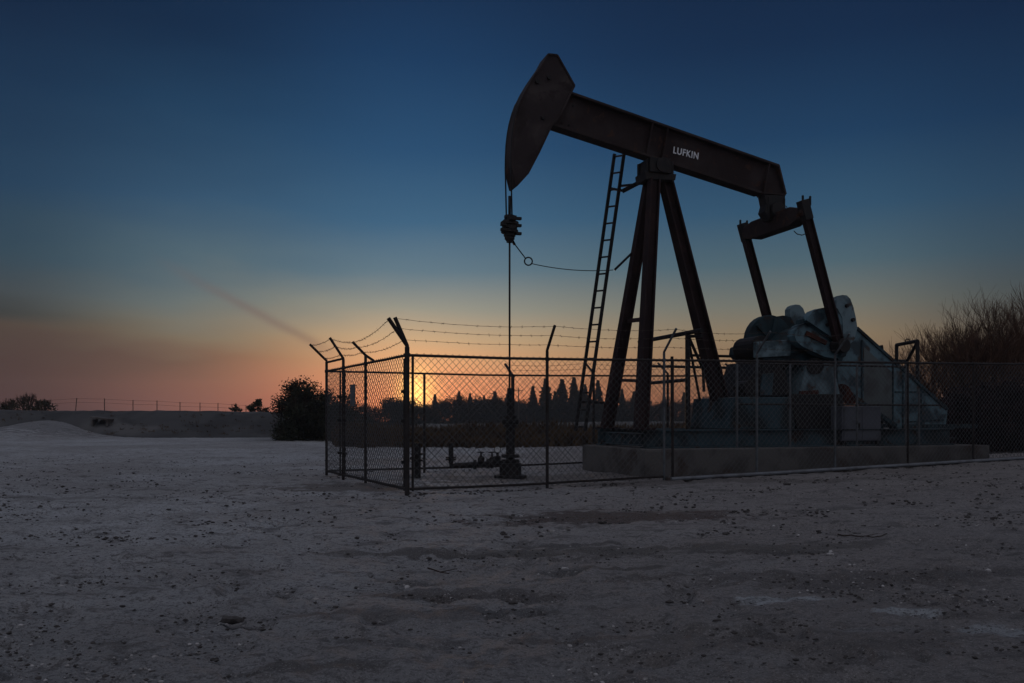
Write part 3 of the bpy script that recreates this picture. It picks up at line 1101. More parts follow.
# ------------------------------------------------------------------ guard frames and railings on the slab
gl = thing('pipe_barrier', 'dark pipe guard frame across the slab between the pumpjack legs', 'guard frame', (PO.x, PO.y, CT), PA, pump=True)
gu = PU(690, -1.0, 3.2)[0]
def along_v(v, w, u=gu):
    return Vector((u, v, w))
mb = MB()
mb.tube([along_v(1.5, 3.2), along_v(-1.5, 3.2)], 0.05, 8)
mb.tube([along_v(-0.9, 3.12), along_v(-1.5, 3.08)], 0.035, 8)
mb.build('top_rail', M['black_steel'], gl)
mb = MB()
mb.tube([along_v(1.5, 2.15), along_v(-0.9, 2.15)], 0.04, 8)
mb.build('mid_rail', M['black_steel'], gl)
for v in (1.45, -0.9):
    mb = MB()
    mb.tube([along_v(v, CT), along_v(v, 3.2)], 0.06, 8)
    mb.build('post', M['black_steel'], gl)
mb = MB()
mb.tube([along_v(-0.95, 3.1), PW(703, 2.42, -0.6), PW(704, 1.9, -0.6)], 0.035, 6)
mb.tube([along_v(-0.95, 3.0), PW(700, 1.7, -0.5)], 0.03, 6)
mb.build('brace', M['black_steel'], gl)

gr2 = thing('pipe_barrier', 'dark pipe guard frame with a diagonal brace behind the belt guard', 'guard frame', (PO.x, PO.y, CT), PA, pump=True)
mb = MB()
fA, fB = PP(896.5, 345, 1.55), PP(917.5, 341, 0.62)
gu2 = (fA.x + fB.x) / 2
mb.tube([fA, fB], 0.05, 8)
mb.build('top_rail', M['black_steel'], gr2)
for p in (fA, fB):
    mb = MB()
    mb.tube([(p.x, p.y, CT), p], 0.05, 8)
    mb.build('post', M['black_steel'], gr2)
mb = MB()
mb.tube([fB + Vector((0, 0.02, -0.05)), PP(906, 363, 1.1), PP(905, 376, 1.1)], 0.045, 6)
mb.ring(PP(907.5, 341.5, 1.1), 0.07, 0.015, axis=VX)
mb.build('brace', M['black_steel'], gr2)

gb = thing('guard_railing', 'dark two rail pipe railing along the far edge of the slab', 'railing', (PO.x, PO.y, CT), PA, pump=True)
for y in (356.5, 368):
    mb = MB()
    a = PP(738, y, 1.55)
    ua = PU(690 if y < 360 else 652, 1.55, a.z)[0]
    ub = PU(908, 1.55, a.z)[0]
    mb.tube([(ua, 1.55, a.z), (ub, 1.55, a.z)], 0.035, 8)
    mb.build('rail', M['black_steel'], gb)
for px in (672, 760, 878, 882):
    mb = MB()
    u, w = PU(px, 1.55, None, 347 if px > 870 else 356.5)
    mb.tube([(u, 1.55, CT), (u, 1.55, w)], 0.04, 8)
    mb.build('post', M['black_steel'], gb)
mb = MB()
mb.tube([PP(877, 347, 1.55), PP(882.5, 346, 1.55)], 0.03, 8)
mb.build('rail', M['black_steel'], gb)

gf = thing('guard_railing', 'grey pipe railing along the near edge of the slab before the cranks', 'railing', (PO.x, PO.y, CT), PA, pump=True)
vf = -1.62
for y in (364.5, 404.5):
    mb = MB()
    a = PP(800, y, vf)
    mb.tube([PW(737, a.z, vf), PW(940 if y > 400 else 906, a.z, vf)], 0.022, 8)
    mb.build('rail', M['old_steel'], gf)
for px in (737, 790, 857, 906, 919):
    mb = MB()
    u, w = PU(px, vf, None, 364)
    if px > 910:
        w -= 0.6
    mb.tube([(u, vf, CT), (u, vf, w)], 0.026, 8)
    mb.build('post', M['galv'], gf)

# electric cabinet on the slab
cb = thing('electric_cabinet', 'pale grey electrical cabinet standing on the slab below the belt guard', 'cabinet', tuple(pump_to_world((PU(862, -1.1, 1.0)[0], -1.1, CT))), PA)
cb['_base'] = (PU(862, -1.1, 1.0)[0], -1.1, CT)
ua, ub = PU(842, -1.3, 1.0)[0], PU(881, -1.3, 1.0)[0]
wt_ = PP(860, 406, -1.3).z
mb = MB()
mb.prism([(ua, CT + 0.12), (ub, CT + 0.12), (ub, wt_), (ua, wt_)], -1.3, -0.9)
mb.build('body', M['cabinet'], cb, bevel=0.015)
mb = MB()
mb.prism([(ua + 0.05, CT + 0.17), ((ua + ub) / 2 - 0.01, CT + 0.17), ((ua + ub) / 2 - 0.01, wt_ - 0.05), (ua + 0.05, wt_ - 0.05)], -1.315, -1.302)
dr = mb.build('door', M['cabinet'], cb)
mb = MB()
mb.box(((ua + ub) / 2 - 0.09, -1.33, (CT + wt_) / 2), (0.03, 0.03, 0.14))
mb.build('handle', M['black_steel'], dr)
mb = MB()
mb.prism([((ua + ub) / 2 + 0.01, CT + 0.17), (ub - 0.05, CT + 0.17), (ub - 0.05, wt_ - 0.05), ((ua + ub) / 2 + 0.01, wt_ - 0.05)], -1.315, -1.302)
mb.build('door', M['cabinet'], cb)
for u in (ua + 0.08, ub - 0.08):
    for v in (-1.26, -0.95):
        MB().box((u, v, CT + 0.06), (0.07, 0.07, 0.118)).build('foot', M['black_steel'], cb)

# ------------------------------------------------------------------ WELLHEAD and its pipework
wh_b = pump_to_world((rodu, 0, 0))
wh_b.z = gz(wh_b.x, wh_b.y) - 0.01
wh = thing('wellhead', 'dark wellhead with a flanged casing below the polished rod', 'wellhead', tuple(wh_b))


def wp(px, py):
    y = wh_b.y
    return at(px, py, y)


wx = wp(510.4, 400).x
wz = lambda py: wp(510, py).z
mb = MB()
mb.tube([(wx, wh_b.y, -0.05), (wx, wh_b.y, 0.05)], 0.36, 16)
mb.tube([(wx, wh_b.y, 0.0), (wx, wh_b.y, wz(463))], 0.24, 16)
mb.build('casing_base', M['black_steel'], wh, bevel=0.01)
mb = MB()
mb.tube([(wx, wh_b.y, wz(465)), (wx, wh_b.y, wz(428))], 0.10, 12)
mb.tube([(wx, wh_b.y, wz(430)), (wx, wh_b.y, wz(388))], 0.075, 12)
for y, r_ in ((461, .2), (456, .2), (426, .16), (421, .17), (417, .14), (404, .095)):
    mb.tube([(wx, wh_b.y, wz(y) - 0.035), (wx, wh_b.y, wz(y) + 0.035)], r_, 14)
mb.box((wx, wh_b.y, wz(422)), (0.36, 0.14, 0.1))
mb.build('stuffing_box', M['black_steel'], wh, bevel=0.006)
mb = MB()
mb.tube([wp(508, 462.5), wp(455, 465.5), wp(451.5, 465.5), wp(451, 462), wp(451, 443)], 0.055, 10)
for px, py in ((488, 463.6), (492, 463.4), (475, 464.5)):
    c = wp(px, py)
    mb.tube([c - Vector((0.035, 0, 0)), c + Vector((0.035, 0, 0))], 0.11, 12)
for py in (457.5, 459.5):
    c = wp(451, py)
    mb.tube([c - ZUP * 0.016, c + ZUP * 0.016], 0.12, 12)
fl = mb.build('flow_line', M['black_steel'], wh, smooth=False)
for px, py, r_ in ((481, 460, 0.09), (492, 460, 0.08)):
    mb = MB()
    c = wp(px, py)
    mb.blob(c, r_, (1, 1, 1.3), 0.05)
    mb.tube([c, c + ZUP * 0.17], 0.02, 6)
    mb.ring(c + ZUP * 0.17, 0.07, 0.012, axis=ZUP)
    mb.build('valve', M['black_steel'], fl)
mb = MB()
c = wp(497.5, 449.5)
mb.tube([wp(497.5, 463), c], 0.03, 8)
mb.tube([wp(497.5, 463), wp(497.5, 456)], 0.07, 8)
mb.tube([c + Vector((0, 0.03, 0)), c + Vector((0, -0.03, 0))], 0.075, 16)
ga = mb.build('pressure_gauge', M['black_steel'], wh)
mb = MB()
mb.tube([c + Vector((0, -0.031, 0)), c + Vector((0, -0.036, 0))], 0.062, 16)
mb.build('dial', M['gauge_face'], ga)

sp_b = gnd(417.5, 478)
st = thing('standpipe', 'short thick dark standpipe inside the fence near the corner post', 'standpipe', tuple(sp_b))
mb = MB()
mb.tube([sp_b - ZUP * 0.1, sp_b + ZUP * 0.76], 0.072, 12)
mb.build('pipe', M['black_steel'], st)
mb = MB()
for z in (0.36, 0.5):
    mb.tube([sp_b + ZUP * z, sp_b + ZUP * (z + 0.04)], 0.12, 12)
mb.tube([sp_b + ZUP * 0.43 + Vector((-0.16, 0, 0)), sp_b + ZUP * 0.43], 0.03, 8)
mb.build('valve', M['black_steel'], st)


# ------------------------------------------------------------------ FENCES
FH = 2.36
C0 = Vector((-1.77, 14.4, 0))
DFR = Vector((0.906, 0.4226, 0))          # front fence runs this way
DSD = Vector((-0.44, 0.898, 0)).normalized()
OFR = Vector((0.4226, -0.906, 0))         # outwards of the front fence
OSD = Vector((-0.898, -0.44, 0))
C1 = C0 + DSD * 5.55


def gp(p):
    return Vector((p.x, p.y, gz(p.x, p.y)))


def fabric(a, b, z_lo, z_hi, name, parent, material, cell=0.13, r=0.0050):
    """woven chain link: zigzag wires, each hooked into the next, with cut ends standing above the rail"""
    ln_ = (b - a).length
    n = int(ln_ / (cell / 2))
    d = (b - a).normalized()
    nz = int((z_hi - z_lo) / (cell / 2))
    perp = Vector((-d.y, d.x, 0))
    sec = [perp * r, perp * (-0.5 * r) + d * (0.95 * r), perp * (-0.5 * r) - d * (0.95 * r)]
    vs, fs = [], []
    for i in range(n):
        o = len(vs)
        s0 = i * cell / 2
        for k in range(nz + 1):
            s = s0 + (cell / 2 if (k + i) % 2 else 0)
            p = a + d * min(s, ln_)
            z = gz(p.x, p.y) + z_lo + k * cell / 2
            off = perp * (0.004 if (k + i) % 2 else -0.004)
            for q_ in sec:
                vs.append((p.x + q_.x + off.x, p.y + q_.y + off.y, z + q_.z))
        for k in range(nz):
            for j in range(3):
                j2 = (j + 1) % 3
                fs.append((o + k * 3 + j, o + k * 3 + j2, o + k * 3 + 3 + j2, o + k * 3 + 3 + j))
    mb = MB()
    mb.v, mb.f = vs, fs
    return mb.build(name, material, parent)


def barbed(pts, name, parent, sag=0.05, r=0.0042):
    mb = MB()
    path = []
    for i in range(len(pts) - 1):
        a, b = Vector(pts[i]), Vector(pts[i + 1])
        n = 14
        sg = sag * random.uniform(0.6, 1.4) * (a - b).length / 2.5
        for k in range(n):
            q_ = k / n
            p = a.lerp(b, q_)
            path.append(p - ZUP * (sg * 4 * q_ * (1 - q_)) + Vector((0, 0, random.uniform(-.004, .004))))
    path.append(Vector(pts[-1]))
    mb.tube(path, r, 4)
    for i in range(1, len(path) - 1):
        p = path[i]
        for _ in range(2):
            v = Vector((random.uniform(-1, 1), random.uniform(-1, 1), random.uniform(-1, 1))).normalized() * 0.03
            mb.tube([p - v, p + v], 0.0028, 3, False)
    return mb.build(name, M['rust_wire'], parent)


def post(p, h, r, parent, arm=None, rise=0.14, material='old_steel'):
    p = gp(p)
    mb = MB()
    top = p + ZUP * (h + rise)
    path = [p - ZUP * 0.1, p + ZUP * (h * 0.5), top]
    mb.tube(path, r, 10)
    if arm is None:
        mb.blob(top, r * 1.15, (1, 1, 0.6), 0.0)
    else:
        mb.tube([p + ZUP * (h - 0.03), p + ZUP * (h + 0.03)], r * 1.35, 10)
    po = mb.build('post', M[material], parent)
    tips = []
    for a in (arm or []):
        mb = MB()
        a0, a1 = top - ZUP * 0.02, top + Vector(a[0])
        if len(a) > 1:
            a0 = top + Vector(a[1])
        mb.tube([a0, top + Vector((0, 0, 0.02)) if len(a) == 1 else top, a1], min(r * 0.9, 0.034), 8)
        mb.build('barb_arm', M[material], po)
        tips.append((top, a1))
    return tips


# front fence
ff = thing('chain_link_fence', 'long front chain link fence topped with barbed wire before the pumpjack', 'fence', tuple(gp(C0)))
tl = [0.0, 2.66, 5.22, 7.52, 9.68, 11.9, 14.1, 16.3, 18.6]
FA = OFR * 0.30 + ZUP * 0.46
tips = []
for i, t_ in enumerate(tl):
    p = C0 + DFR * t_
    if i == 0:
        tp = post(p, FH, 0.041, ff, [(OSD * 0.33 + ZUP * 0.47,), (OSD * 0.21 + OFR * -0.02 + ZUP * 0.49,)])
    else:
        tp = post(p, FH, 0.029 if i == 1 else 0.026, ff, [(OFR * (0.30 + 0.1 * (i > 1)) + ZUP * 0.44,)] if i < 5 else None, 0.14 if i < 5 else 0.02, 'old_steel' if i in (1, 5, 6, 7, 8) else 'galv')
        if i >= 5:
            continue
    tips.append(tp[-1])
# gate jambs beside the corner and by the third post
for t_, r_ in ((0.10, 0.022), (5.42, 0.028)):
    p = gp(C0 + DFR * t_)
    mb = MB()
    mb.tube([p + ZUP * 0.06, p + ZUP * (FH - 0.02)], r_, 8)
    mb.build('gate_jamb', M['old_steel'], ff)
def rail_along(a, b, z, r_, name, parent, material='old_steel', n=10):
    mb = MB()
    pts = []
    for i in range(n + 1):
        p = a.lerp(b, i / n)
        pts.append(Vector((p.x, p.y, gz(p.x, p.y) + z + 0.0025 * math.sin(i * 2.3))))
    mb.tube(pts, r_, 8)
    return mb.build(name, M[material], parent)
FE = C0 + DFR * 18.6
rail_along(C0, FE, FH, 0.024, 'top_rail', ff)
rail_along(C0 + DFR * 0.05, C0 + DFR * 5.2, 0.10, 0.022, 'bottom_rail', ff)
rail_along(C0 + DFR * 5.3 + OFR * 0.13, C0 + DFR * 18.6 + OFR * 0.13, 0.05, 0.035, 'bottom_rail', ff, 'light_galv')
mb = MB()
a, b = gp(C0 + DFR * 5.25), gp(FE)
k_ = 12
for i in range(k_):
    p, q_ = gp(a.lerp(b, i / k_)), gp(a.lerp(b, (i + 1) / k_))
    mb.bar(p + OFR * 0.05 + ZUP * 0.03, q_ + OFR * 0.05 + ZUP * 0.03, 0.10, 0.10, OFR)
mb.build('kerb', M['concrete'], ff)
fabric(C0 + DFR * 0.04, FE, 0.06, FH + 0.08, 'chain_link_fabric', ff, M['galv_wire'])
for k, f_ in enumerate((0.97, 0.62, 0.25)):
    barbed([t0.lerp(t1, f_) for t0, t1 in tips], 'barbed_wire', ff, 0.03 + 0.03 * (k == 0))

# left side fence with the gate
sf = thing('chain_link_fence', 'short left side chain link fence with slanted barbed wire arms', 'fence', tuple(gp(C0 + DSD * 0.16)))
stips = [(tips[0][0], tips[0][0] + OSD * 0.33 + ZUP * 0.47)]
p = C0 + DSD * 2.45
stips += post(p, FH, 0.029, sf, [(OSD * 0.26 + ZUP * 0.25, OSD * -0.16 + ZUP * -0.10)], 0.16)
p = C0 + DSD * 4.1
stips += post(p, FH, 0.031, sf, [(OSD * 0.29 + ZUP * 0.45,)], 0.18)
stips += post(C1, FH, 0.031, sf, [(OSD * 0.38 + ZUP * 0.38,)], 0.22)
rail_along(C0 + DSD * 0.05, C1, FH, 0.024, 'top_rail', sf)
rail_along(C0 + DSD * 0.05, C1, 0.10, 0.026, 'bottom_rail', sf)
rail_along(C0 + DSD * 4.1, C1, FH + 0.20, 0.026, 'brace_rail', sf)
fabric(C0 + DSD * 0.05, C1, 0.06, FH + 0.07, 'chain_link_fabric', sf, M['galv_wire'])
for f_ in (0.96, 0.60, 0.22):
    barbed([t0.lerp(t1, f_) for t0, t1 in stips], 'barbed_wire', sf, 0.06)
for t_ in (0.14, 3.98, 4.35):
    p = gp(C0 + DSD * t_)
    mb = MB()
    mb.tube([p + ZUP * 0.06, p + ZUP * (FH - 0.05)], 0.019, 8)
    gj = mb.build('gate_jamb', M['old_steel'], sf)
    for z in (0.55, 1.25, 1.75):
        MB().box(p + ZUP * z, (0.10, 0.10, 0.05)).build('hinge', M['black_steel'], gj)

# back fence
bf = thing('chain_link_fence', 'back chain link fence beyond the wellhead and the slab', 'fence', tuple(gp(C1 + DFR * 0.15)))
OBK = OFR * -1
btips = []
for i in range(8):
    t_ = 2.34 * (i + 1) - (0.0 if i == 0 else 0.01)
    p = C1 + DFR * t_
    if i == 0:
        post(p, FH - 0.05, 0.030, bf, None, 0.02)
    else:
        btips += post(p, FH, 0.045 if i == 1 else 0.034, bf, [(OBK * 0.45 + ZUP * 0.33,)], -0.02 if i == 1 else 0.04)
BE = C1 + DFR * 19.0
rail_along(C1 + DFR * 0.05, BE, FH, 0.023, 'top_rail', bf)
rail_along(C1 + DFR * 0.05, BE, 0.10, 0.024, 'bottom_rail', bf)
fabric(C1 + DFR * 0.05, BE, 0.06, FH + 0.05, 'chain_link_fabric', bf, M['galv_wire'])
for f_ in (0.95, 0.5):
    barbed([t0.lerp(t1, f_) for t0, t1 in btips], 'barbed_wire', bf, 0.05)

# the small sign hung on the side fence
sgp = C0 + DSD * 3.25
sc_ = gp(sgp) + OSD * 0.035 + ZUP * 0.0
sg = thing('fence_sign', 'small blank grey sign plate hung on the side fence', 'sign', tuple(sc_ + ZUP * 1.75))
mb = MB()
m_ = Matrix.Rotation(math.atan2(DSD.y, DSD.x), 3, 'Z')
mb.box(sc_ + ZUP * 1.76, (0.36, 0.012, 0.44), m_)
mb.build('plate', M['sign_back'], sg)
mb = MB()
for z in (1.57, 1.95):
    for s in (-0.14, 0.14):
        p = sc_ + ZUP * z + DSD * s
        mb.tube([p - OSD * 0.05, p + OSD * 0.012], 0.01, 6)
mb.build('wire_tie', M['rust_wire'], sg)


# ------------------------------------------------------------------ VEGETATION
def leaf_cards(mb, centres, n, size, rg, spread):
    for (c, r_) in centres:
        for _ in range(n):
            d = Vector([max(-1.7, min(1.7, rg.gauss(0, g_))) for g_ in (1, 1, 0.8)])
            p = Vector(c) + d * (r_ * spread)
            a = Vector((rg.uniform(-1, 1), rg.uniform(-1, 1), rg.uniform(-1, 1))).normalized()
            b = a.orthogonal().normalized()
            s = size * rg.uniform(0.6, 1.4)
            mb.add([p - a * s, p + b * s * 0.45, p + a * s, p - b * s * 0.45], [(0, 1, 2, 3)])


def grow(mb, p, d, length, r_, depth, rg, kids=3, spread=0.5, n=4, up=0.25, ends=None, shrink=0.68):
    segs = 3
    path = [p]
    q_ = p
    dd = d.copy()
    for i in range(segs):
        dd = (dd + Vector((rg.uniform(-1, 1), rg.uniform(-1, 1), rg.uniform(-.6, 1))) * 0.16 + ZUP * up * 0.2).normalized()
        q_ = q_ + dd * (length / segs)
        path.append(q_)
    mb.tube(path, r_, n, False, r_ * 0.6)
    if depth == 0:
        if ends is not None:
            ends.append(q_)
        return
    for k in range(kids):
        w_ = rg.uniform(0.35, 1.0)
        st_ = path[1].lerp(path[3], w_)
        nd = (dd + Vector((rg.uniform(-1, 1), rg.uniform(-1, 1), rg.uniform(-.5, .9))) * spread + ZUP * up).normalized()
        grow(mb, st_, nd, length * rg.uniform(shrink - 0.12, shrink + 0.1), r_ * 0.58, depth - 1, rg, kids, spread, 3 if depth < 3 else n, up, ends, shrink)


# bare thicket trees on the right, behind the fence
bare = [  # px, row of the top, distance, number of stems, label
    (1012, 284, 27.5, 6, 'tallest bare tree at the right edge behind the fence'),
    (985, 301, 26.5, 6, 'bare twiggy tree just left of the tallest at the right edge'),
    (956, 321, 28.0, 6, 'bare twiggy tree between the belt guard and the taller trees'),
    (932, 343, 29.0, 5, 'low sparse bare tree right behind the braced guard frame'),
    (1002, 300, 30.0, 6, 'bare twiggy tree between the two tallest at the right edge, set farther back'),
    (971, 318, 30.5, 6, 'bare twiggy tree set back among the thicket, right of the belt guard'),
    (945, 334, 31.0, 5, 'small bare tree in the thicket, just right of the braced pipe barrier'),
    (1030, 277, 31.0, 6, 'tall bare tree rising behind the tallest one at the right edge'),
    (1050, 290, 29.0, 6, 'bare tree cut by the right edge of the view'),
]
for j, (px, top, y, ns, lab) in enumerate(bare):
    rg = random.Random(40 + j)
    b_ = at(px, HY, y)
    b_.z = gz(b_.x, b_.y)
    H_ = EYE + (HY - top) / F * y - b_.z
    tr = thing('bare_tree', lab, 'tree', tuple(b_), group='bare trees behind the fence on the right')
    mb = MB()
    for s in range(ns):
        a = 2 * math.pi * s / (ns) + rg.uniform(-.4, .4)
        d = Vector((math.cos(a) * 0.42, math.sin(a) * 0.30, 1)).normalized()
        grow(mb, b_ + Vector((math.cos(a) * 0.15, math.sin(a) * 0.15, -0.1)), d, H_ * rg.uniform(0.36, 0.50), 0.034, 4, rg, 4, 0.78, 4, 0.16, None, 0.68)
    zmax = max(v[2] for v in mb.v)
    kz_ = (H_ + 0.05) / (zmax - b_.z)
    mb.v = [(v[0], v[1], b_.z + (v[2] - b_.z) * kz_) for v in mb.v]
    mb.build('branches', M['twig'], tr)
    mb = MB()
    for s in range(3):
        a = 2 * math.pi * s / 3 + j
        mb.tube([b_ + Vector((math.cos(a) * .1, math.sin(a) * .1, -0.2)), b_ + Vector((math.cos(a) * .25, math.sin(a) * .25, H_ * 0.3))], 0.07, 6, True, 0.045)
    mb.build('trunk', M['bark'], tr)

# dense dark shrubs under them
for j, (px, top, y, wd, lab) in enumerate([
        (1010, 376, 25.2, 1.7, 'dense dark shrub at the right edge below the bare trees'),
        (968, 388, 25.6, 1.5, 'dense dark shrub just beyond the end of the slab'),
        (990, 380, 26.4, 1.5, 'dense dark shrub between the slab end and the right edge'),
        (938, 400, 27.2, 1.3, 'low dark shrub half hidden behind the belt guard'),
        (1050, 378, 26.0, 1.7, 'dense dark shrub cut by the right edge')]):
    rg = random.Random(60 + j)
    b_ = at(px, HY, y)
    b_.z = gz(b_.x, b_.y)
    H_ = EYE + (HY - top) / F * y - b_.z
    sh = thing('shrub', lab, 'shrub', tuple(b_), group='dark shrubs on the right')
    ends = []
    mb = MB()
    for s in range(12):
        a = rg.uniform(0, 6.28)
        d = Vector((math.cos(a) * 0.7, math.sin(a) * 0.5, 1)).normalized()
        grow(mb, b_ + Vector((rg.uniform(-.5, .5) * wd, rg.uniform(-.4, .4), -0.05)), d, H_ * 0.36, 0.025, 3, rg, 3, 0.6, 3, 0.1, ends, 0.66)
    mb.build('branches', M['twig'], sh)
    mb = MB()
    cl = []
    for _ in range(95):
        a, rr = rg.uniform(0, 6.28), math.sqrt(rg.uniform(0, 1))
        cl.append((b_ + Vector((math.cos(a) * rr * wd, math.sin(a) * rr * 0.8, rg.uniform(0.05, 0.92) * H_ * (1 - 0.35 * rr * rr))), 0.26))
    leaf_cards(mb, cl, 80, 0.085, rg, 0.85)
    mb.build('foliage', M['leaf_red'], sh)

# the round dark bush on the left, behind the corner of the fence
def leafy(name, lab, cat, px, top, y, wd, seed, material, nclump, nleaf, size, group=None, base=None):
    rg = random.Random(seed)
    b_ = at(px, HY, y)
    b_.z = gz(b_.x, b_.y)
    if base is not None:
        b_.z = base
    H_ = EYE + (HY - top) / F * y - b_.z
    tr = thing(name, lab, cat, tuple(b_), group=group)
    mb = MB()
    ends = []
    ns = 6
    for s in range(ns):
        a = 2 * math.pi * s / ns + rg.uniform(-.4, .4)
        d = Vector((math.cos(a) * 0.8, math.sin(a) * 0.7, 1)).normalized()
        grow(mb, b_ - ZUP * 0.1, d, H_ * 0.42, H_ * 0.018, 3, rg, 3, 0.6, 4, 0.12, ends, 0.66)
    mb.build('branches', M['bark'], tr)
    mb = MB()
    cl = []
    for _ in range(nclump):
        a, rr = rg.uniform(0, 6.28), math.sqrt(rg.uniform(0.02, 1))
        zz = rg.uniform(0.03, 1.0)
        wz_ = math.sqrt(max(0.02, 1 - ((zz - 0.36) / 0.66) ** 2)) * (0.86 + 0.28 * math.sin(3 * a + seed) * math.sin(5 * zz + seed))
        cl.append((b_ + Vector((math.cos(a) * rr * wd * wz_, math.sin(a) * rr * wd * 0.8 * wz_, zz * H_ * (0.93 if nclump < 60 else 0.80 + 0.16 * math.sin(2 * a + seed * 1.7)))), 0.12 * H_))
    leaf_cards(mb, cl, nleaf, size, rg, 0.72)
    mb.build('foliage', material, tr)
    return tr


leafy('bush', 'large round dark bush beyond the left corner of the fence', 'bush', 303, 382, 50, 1.85, 5, M['leaf_dark'], 130, 150, 0.075)
leafy('bush', 'lower ragged dark bush at the right flank of the large round bush', 'bush', 337, 392, 49.3, 1.85, 15, M['leaf_dark'], 85, 140, 0.075)
leafy('bush', 'small low bush on top of the bank left of the large round bush', 'bush', 257, 399.5, 68, 1.15, 6, M['leaf_dark'], 26, 34, 0.10, None, 1.6)
leafy('bush', 'tiny low bush on the bank, left of the small low bush', 'bush', 238, 403.5, 69, 0.7, 8, M['leaf_dark'], 12, 24, 0.09, None, 1.6)
for j, (px, top, y, H2, lab) in enumerate([(27, 387, 88, 0, 'leafless bushy tree on the far left bank'), (8, 394, 92, 0, 'smaller leafless tree at the left edge on the bank'),
                                           (42, 393, 90, 0, 'low leafless bush right beside the bushy tree on the bank')]):
    rg = random.Random(80 + j)
    b_ = at(px, 411, y)
    H_ = (411 - top) / F * y
    tr = thing('bank_tree', lab, 'tree', tuple(b_ - ZUP * 0.5), group='trees on the far left bank')
    mb = MB()
    for s in range(7):
        a = 2 * math.pi * s / 7 + rg.uniform(-.4, .4)
        d = Vector((math.cos(a) * 0.6, math.sin(a) * 0.6, 1)).normalized()
        grow(mb, b_ - ZUP * 0.5, d, H_ * 0.48, 0.05, 3, rg, 4, 0.55, 3, 0.2, None, 0.64)
    mb.build('branches', M['bark'], tr)
    mb = MB()
    cl = [(b_ + Vector((rg.uniform(-1, 1) * H_ * 0.45, rg.uniform(-1, 1) * H_ * 0.4, rg.uniform(-0.1, 0.45) * H_)), 0.3) for _ in range(24)]
    leaf_cards(mb, cl, 26, 0.11, rg, 0.8)
    mb.build('foliage', M['leaf_dark'], tr)

# brush along the far edge of the yard: nobody could count it
mb = MB()
rg = random.Random(21)
for _ in range(2300):
    y = rg.uniform(37.5, 50)
    px = rg.uniform(335, 720)
    x = (px - 512) / F * y
    hgt = (0.65 + 0.55 * vnoise(np.array([x * 0.45]), np.array([y * 0.2]), 5)[0]) * (0.6 + 0.5 * (y - 37.5) / 8)
    hgt = min(hgt, 1.5)
    z = gz(x, y)
    for k in range(9):
        a = rg.uniform(0, 6.28)
        tip = Vector((x + math.cos(a) * hgt * 0.4 * rg.random(), y + math.sin(a) * hgt * 0.35 * rg.random(), z + hgt * rg.uniform(0.35, 1.0)))
        base = Vector((x + rg.uniform(-.12, .12), y + rg.uniform(-.12, .12), z - 0.05))
        s = Vector((math.cos(a + 1.57), math.sin(a + 1.57), 0)) * rg.uniform(0.02, 0.06)
        mid = base.lerp(tip, 0.55) + s * 1.2
        mb.add([base - s, base + s, mid + s, tip, mid - s * 2], [(0, 1, 2, 3, 4)])
br = mb.build('brush', M['dry_brush'])
tag(br, 'low dry brush growing along the far edge of the yard', 'brush', kind='stuff')

mb = MB()
rg = random.Random(77)
for _ in range(1500):
    x = rg.uniform(-62, -15)
    yy = rg.uniform(-5.5, 6.0)
    z = 1.72 if yy > -0.4 else max(0.0, 1.72 * (yy + 6.2) / 5.8)
    if vnoise(np.array([x * 0.35]), np.array([yy * 0.5]), 18)[0] < rg.uniform(0.25, 0.8):
        continue
    y = 61.0 + 0.04 * (x + 30) + yy
    for k in range(6):
        a = rg.uniform(0, 6.28)
        hgt = rg.uniform(0.06, 0.20)
        b0 = Vector((x + rg.uniform(-.15, .15), y + rg.uniform(-.15, .15), z - 0.06))
        s_ = Vector((math.cos(a), math.sin(a), 0)) * 0.022
        tip = b0 + Vector((rg.uniform(-.12, .12), rg.uniform(-.12, .12), hgt))
        mb.add([b0 - s_, b0 + s_, tip], [(0, 1, 2)])
gs = mb.build('dry_grass', M['dry_brush'])
tag(gs, 'thin dry grass growing on the earth bank', 'grass', kind='stuff')

# conifers beyond, each its own thing
def make_conifer(seed, lean=0.0):
    rg = random.Random(seed)
    t_ = thing('conifer', '', '', (0, 0, 0), group='tall conifers in the far treeline')
    mb = MB()
    H_ = 12.0
    mb.tube([(0, 0, -0.3), (0, 0, H_ * 0.95)], 0.22, 6, True, 0.03)
    mb.build('trunk', M['bark'], t_)
    mb = MB()
    for i in range(46):
        f_ = i / 45.0
        z = 0.8 + f_ * (H_ - 1.0)
        rad_ = (3.1 * (1 - f_) ** 0.95 + 0.12) * rg.uniform(0.75, 1.15)
        for k in range(11):
            a = rg.uniform(0, 6.28)
            rr = rad_ * rg.uniform(0.6, 1.1)
            d = Vector((math.cos(a), math.sin(a), -0.22))
            s = Vector((-math.sin(a), math.cos(a), 0)) * rg.uniform(0.16, 0.34)
            p0 = Vector((0, 0, z))
            mb.add([p0, p0 + d * rr * 0.5 + s - ZUP * 0.12, p0 + d * rr, p0 + d * rr * 0.5 - s - ZUP * 0.12], [(0, 1, 2, 3)])
            for f2 in (0.35, 0.65, 0.9):
                c2 = p0 + d * (rr * f2) + s * rg.uniform(-.8, .8)
                e = Vector((rg.uniform(-1, 1), rg.uniform(-1, 1), rg.uniform(-.5, .5))) * 0.3
                mb.add([c2 + ZUP * 0.22, c2 + e, c2 - ZUP * 0.34, c2 - e], [(0, 1, 2, 3)])
    mb.build('crown', M['conifer'], t_)
    return t_


